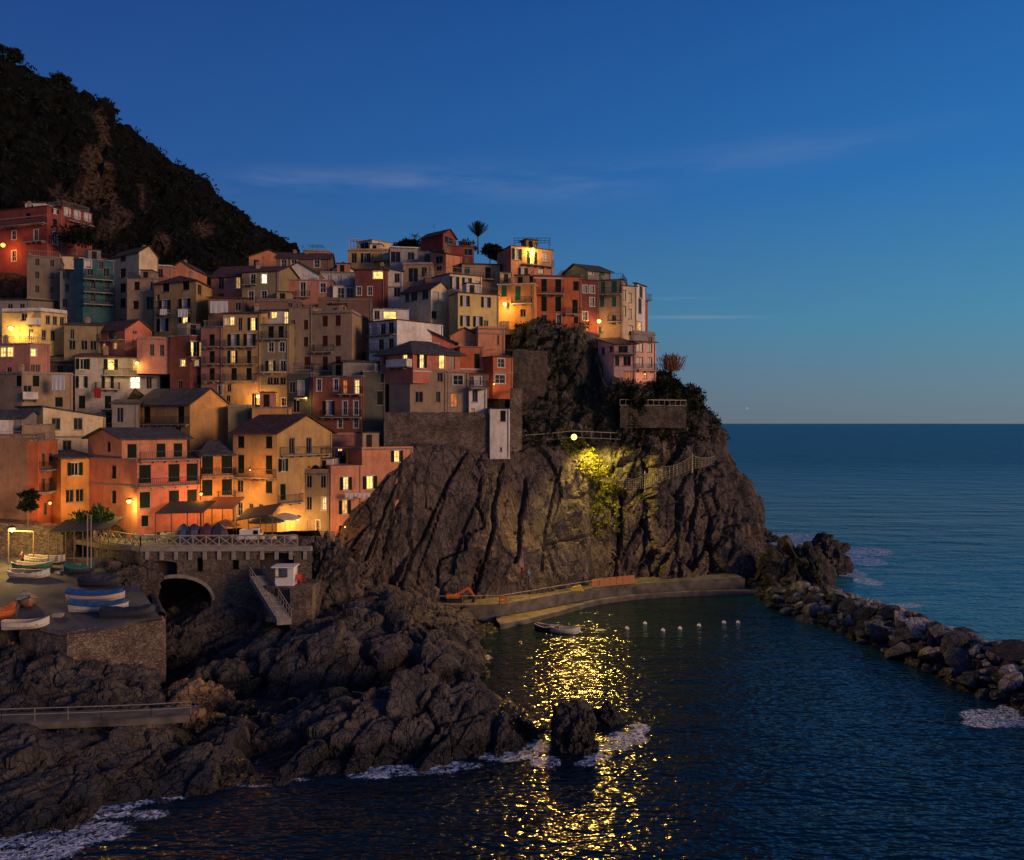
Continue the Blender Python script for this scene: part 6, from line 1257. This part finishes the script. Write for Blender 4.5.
for i, (x, y, Y, h, cr, l) in enumerate([(456,252,147,5.0,(1.2,1.2,2.0),'slim dark cypress like tree left of the palm on the skyline'), (466,243,152,3.6,(2.0,2,1.2),'round dark tree between the cypress and the palm'), (490,246,150,3.8,(2.2,2,1.3),'dark bushy tree right of the palm on the skyline'), (498,250,148,3.6,(1.4,1.4,1.4),'dark bush beside the salmon house roof, rightmost on the skyline'), (412,242,158,3.2,(3.2,2,1.1),'low dark hedge like tree left of the crimson skyline house'), (400,243,158,2.8,(3.0,2,1.0),'dark low tree next to the cream roof box'),
        (12,58,262,9,(4,4,3.4),'tree standing out on the mountain ridge at the far left'), (62,84,266,8,(3.4,3.4,2.6),'tree standing out on the ridge above the crimson building'), (103,112,271,9,(5,4,4),'bushy tree on the crag notch of the ridge'), (74,228,145,5.5,(3.6,2.4,2.2),'dark tree in front of the crimson wing'), (82,232,144,4.2,(2.6,2,1.8),'smaller dark tree under the crimson wing, right of the bigger one')]):
    plant(l, 'dark_tree', 'tree', P(x, y, Y)-(0,0,h*.9 if Y < 200 else h*.6), h, cr, 30, DG if Y < 200 else DGM, 20+i, sz=.2 if Y < 200 else .4, grp=None)
def palm(label, p, h, R_, n, seed, up=.5, mat=DG):
    rr = np.random.default_rng(seed); o = empty('palm_tree', p); tag(o, label, 'palm'); m = MB(); 
    for k in range(8): m.bar((0,0,h*k/8),(0,0,h*(k+1)/8+.02),.2-.008*k,8,.17-.008*k)
    m.build('trunk', WOOD, o); f = MB()
    for i in range(n):
        a = 2*math.pi*i/n+rr.uniform(-.2,.2); el = rr.uniform(up-.5, up+.6); q = np.array([0,0,h]); d = np.array([math.cos(a)*math.cos(el), math.sin(a)*math.cos(el), math.sin(el)])
        for s_ in range(9):
            nq = q+d*R_/9; d = d+np.array([0,0,-.11*(1.4-up)]); d /= np.linalg.norm(d); f.bar(q, nq, .03, 3); sd = np.cross(d, (0,0,1.)); sd /= np.linalg.norm(sd)+1e-6; w = R_*.2*math.sin(math.pi*(s_+1.2)/10.4)
            for sg in (-1,1):
                for u in (0,.5): b0 = q+(nq-q)*u; tip = b0+sd*sg*w+d*w*.7-(0,0,w*.25); f.poly([b0, b0+(nq-q)*.3, tip])
            q = nq
    f.build('crown', mat, o)
palm('palm with upswept fronds standing on the skyline above the village', P(478,254,150), 3.2, 3.0, 40, 3, 1.15)
b_ = P(28,508,88); plant('dark drooping bush standing in front of the leftmost house', 'dark_bush', 'bush', b_-(0,0,1.5), 3.2, (1.0,.8,1.5), 30, DG, 91, sz=.14)
palm('tiny palm far back on the middle skyline', P(415,243,160), 1.3, 1.3, 14, 6, .4)
# roof terrace frames
def frame(label, x0, x1, y0, y1, Y, dY=3, name='pergola', mat=IRON, r_=.05):
    a = P(x0, y1, Y); b = P(x1, y1, Y); h = (y1-y0)*Y/F; o = empty(name, a); tag(o, label, 'pergola'); d = b-a; m = MB()
    for u in (0,.33,.66,1):
        for v in (0, dY): q = MB().bar(d*u+(0,v,0), d*u+(0,v,h), r_).build('post', mat, o)
    for v in (0, dY/2, dY): m.bar((0,v,h), d+(0,v,h), r_)
    for u in np.linspace(0, 1, 9): m.bar(d*u+(0,0,h+.06), d*u+(0,dY,h+.06), r_*.7)
    m.build('beams', mat, o); return o
frame('thin pergola frame on the roof of the tall salmon house', 514, 550, 238, 246, 131.5, 3.5)
frame('small white roof frame beside the cream roof box on the skyline', 349, 358, 239, 247, 151, 2, mat=TRIM)
frame('dark pergola on the low rosy roof terrace behind the pink tower', 322, 360, 448, 466, 99.5, 3, mat=WOOD)
frame('wire clothes frame on the dark roof beside the tan rooftop rooms', 308, 322, 245, 251, 149, 2, r_=.03)
# terrace plants above the flap shutter house
for i, (x, y, Y) in enumerate([(299,470,98.5),(308,471,98.5),(317,470,98.6),(326,470,98.8)]):
    plant(['potted plant at the left end of the plant filled terrace','potted plant second from left on the plant filled terrace','potted plant third from left on the plant filled terrace','potted plant at the right end of the plant filled terrace'][i], 'potted_plant', 'potted plant', P(x, 474, Y), 1.1, (.55,.4,.4), 9, DG, 60+i, .05, 'foliage', .09, 'potted plants on the terrace')
# ================================================================ LIGHT, SKY, CAMERA
w = bpy.data.worlds.new('World'); sc.world = w; w.use_nodes = True; nt = w.node_tree; nt.nodes.clear()
out = nt.nodes.new('ShaderNodeOutputWorld'); bg = nt.nodes.new('ShaderNodeBackground'); nt.links.new(bg.outputs[0], out.inputs[0])
sky = nd(nt, 'ShaderNodeTexSky', sky_type='NISHITA'); sky.sun_disc = False; sky.sun_elevation = math.radians(SUN_EL); sky.sun_rotation = math.radians(SUN_ROT); sky.altitude = 20; sky.air_density = 1.2; sky.dust_density = .6; sky.ozone_density = 2.5
tc = nd(nt, 'ShaderNodeTexCoord'); sx = nd(nt, 'ShaderNodeSeparateXYZ'); nt.links.new(tc.outputs['Generated'], sx.inputs[0])
gr = ramp(nt, sx.outputs[2], [(0, (.098,.130,.172)), (.03, (.088,.138,.205)), (.12, (.044,.155,.285)), (.28, (.014,.102,.325)), (.5, (.006,.056,.24)), (1, (.004,.020,.09))])
def mt_(op, a, b=None, c=None, clamp=False):
    n = nd(nt, 'ShaderNodeMath', operation=op); n.use_clamp = clamp
    for k, v in enumerate((a, b, c)):
        if v is None: continue
        if hasattr(v, 'links'): nt.links.new(v, n.inputs[k])
        else: n.inputs[k].default_value = v
    return n.outputs[0]
cmb = nd(nt, 'ShaderNodeCombineColor'); [nt.links.new(mt_('MULTIPLY_ADD', sx.outputs[0], sl_, .97), cmb.inputs[k]) for k, sl_ in enumerate((.45,.72,.45))]
gr2 = mixc(nt, 1.0, gr.outputs[0], cmb.outputs[0], 'MULTIPLY')
# west (behind the camera, to the right) still glows after sunset
dt = nd(nt, 'ShaderNodeVectorMath', operation='DOT_PRODUCT'); nt.links.new(tc.outputs['Generated'], dt.inputs[0]); dt.inputs[1].default_value = (.80,-.58,.12)
gw = ramp(nt, dt.outputs['Value'], [(.35, (0,0,0)), (1, GLOW)])
ad = mixc(nt, 1.0, gr2, gw.outputs[0], 'ADD')
# thin cirrus and two fading trails, given by bearing u and height v over the southern horizon
yy = mt_('MAXIMUM', sx.outputs[1], .05); u = mt_('DIVIDE', sx.outputs[0], yy); v = mt_('DIVIDE', sx.outputs[2], yy)
mpn = nd(nt, 'ShaderNodeMapping'); mpn.inputs['Scale'].default_value = (2.2,2.2,14); mpn.inputs['Rotation'].default_value = (0,.12,0); nt.links.new(tc.outputs['Generated'], mpn.inputs[0])
cn = noise(nt, 2.0, 7, .62, mpn.outputs[0])
def band(u0, v0, slope, w, ua, ub, soft, amp):
    d = mt_('DIVIDE', mt_('SUBTRACT', v, mt_('MULTIPLY_ADD', mt_('SUBTRACT', u, u0), slope, v0)), w); g_ = mt_('EXPONENT', mt_('MULTIPLY', mt_('MULTIPLY', d, d), -1))
    l = mt_('DIVIDE', mt_('SUBTRACT', u, ua), soft, clamp=True); r = mt_('DIVIDE', mt_('SUBTRACT', ub, u), soft, clamp=True)
    return mt_('MULTIPLY', mt_('MULTIPLY', g_, amp), mt_('MULTIPLY', l, r))
wisp = mt_('MULTIPLY', mt_('ADD', band(-.36, .297, .02, .016, -.42, -.02, .1, .32), mt_('ADD', band(0, .302, .0, .022, -.18, .2, .12, .26), band(.1, .30, .17, .020, .02, .62, .2, .14))), mt_('MULTIPLY', mt_('SUBTRACT', cn.outputs[0], .36), 3.0, clamp=True))
trail = mt_('ADD', band(.17, .132, .004, .0022, .12, .34, .1, .34), band(.17, .156, .002, .002, .1, .30, .1, .12))
du = mt_('SUBTRACT', u, .294); dv = mt_('SUBTRACT', v, .0185); star = mt_('MULTIPLY', mt_('LESS_THAN', mt_('ADD', mt_('MULTIPLY', du, du), mt_('MULTIPLY', dv, dv)), .0000016), .8)
cl_ = mt_('ADD', mt_('ADD', wisp, trail), star, clamp=True)
x = mixc(nt, cl_, ad, (.22,.27,.40))
skn = mixc(nt, 1.0, sky.outputs[0], (.02,.02,.02), 'MULTIPLY'); x = mixc(nt, 1.0, x, skn, 'ADD'); nt.links.new(x, bg.inputs[0]); bg.inputs[1].default_value = 1.0
su = bpy.data.lights.new('afterglow', 'SUN'); su.energy = SUN_E; su.color = (1.0,.60,.34); su.angle = math.radians(16); so_ = bpy.data.objects.new('afterglow', su); link(so_)
from mathutils import Vector
so_.rotation_euler = Vector(SUN_DIR).to_track_quat('-Z', 'Y').to_euler()
# contrails and the evening star far off in the air
CLD = emit('cloud_streak', (.16,.20,.30), 1.0, False)
cam = bpy.data.cameras.new('camera'); co = bpy.data.objects.new('camera', cam); link(co); co.location = (0,0,CH); co.rotation_euler = (math.radians(90),0,0)
cam.sensor_width = 36; cam.lens = F/1024*36; cam.shift_y = -7/1024; cam.clip_end = 60000; cam.clip_start = .5; sc.camera = co
sc.view_settings.view_transform = 'Standard'; sc.view_settings.look = 'None'; sc.view_settings.exposure = EXPO; sc.view_settings.gamma = 1
sc.render.resolution_x = 1024; sc.render.resolution_y = 860
sc.cycles.use_denoising = True; sc.cycles.max_bounces = 6; sc.cycles.diffuse_bounces = 3; sc.cycles.glossy_bounces = 3; sc.cycles.transparent_max_bounces = 4; sc.cycles.sample_clamp_indirect = 4; sc.cycles.use_light_tree = True
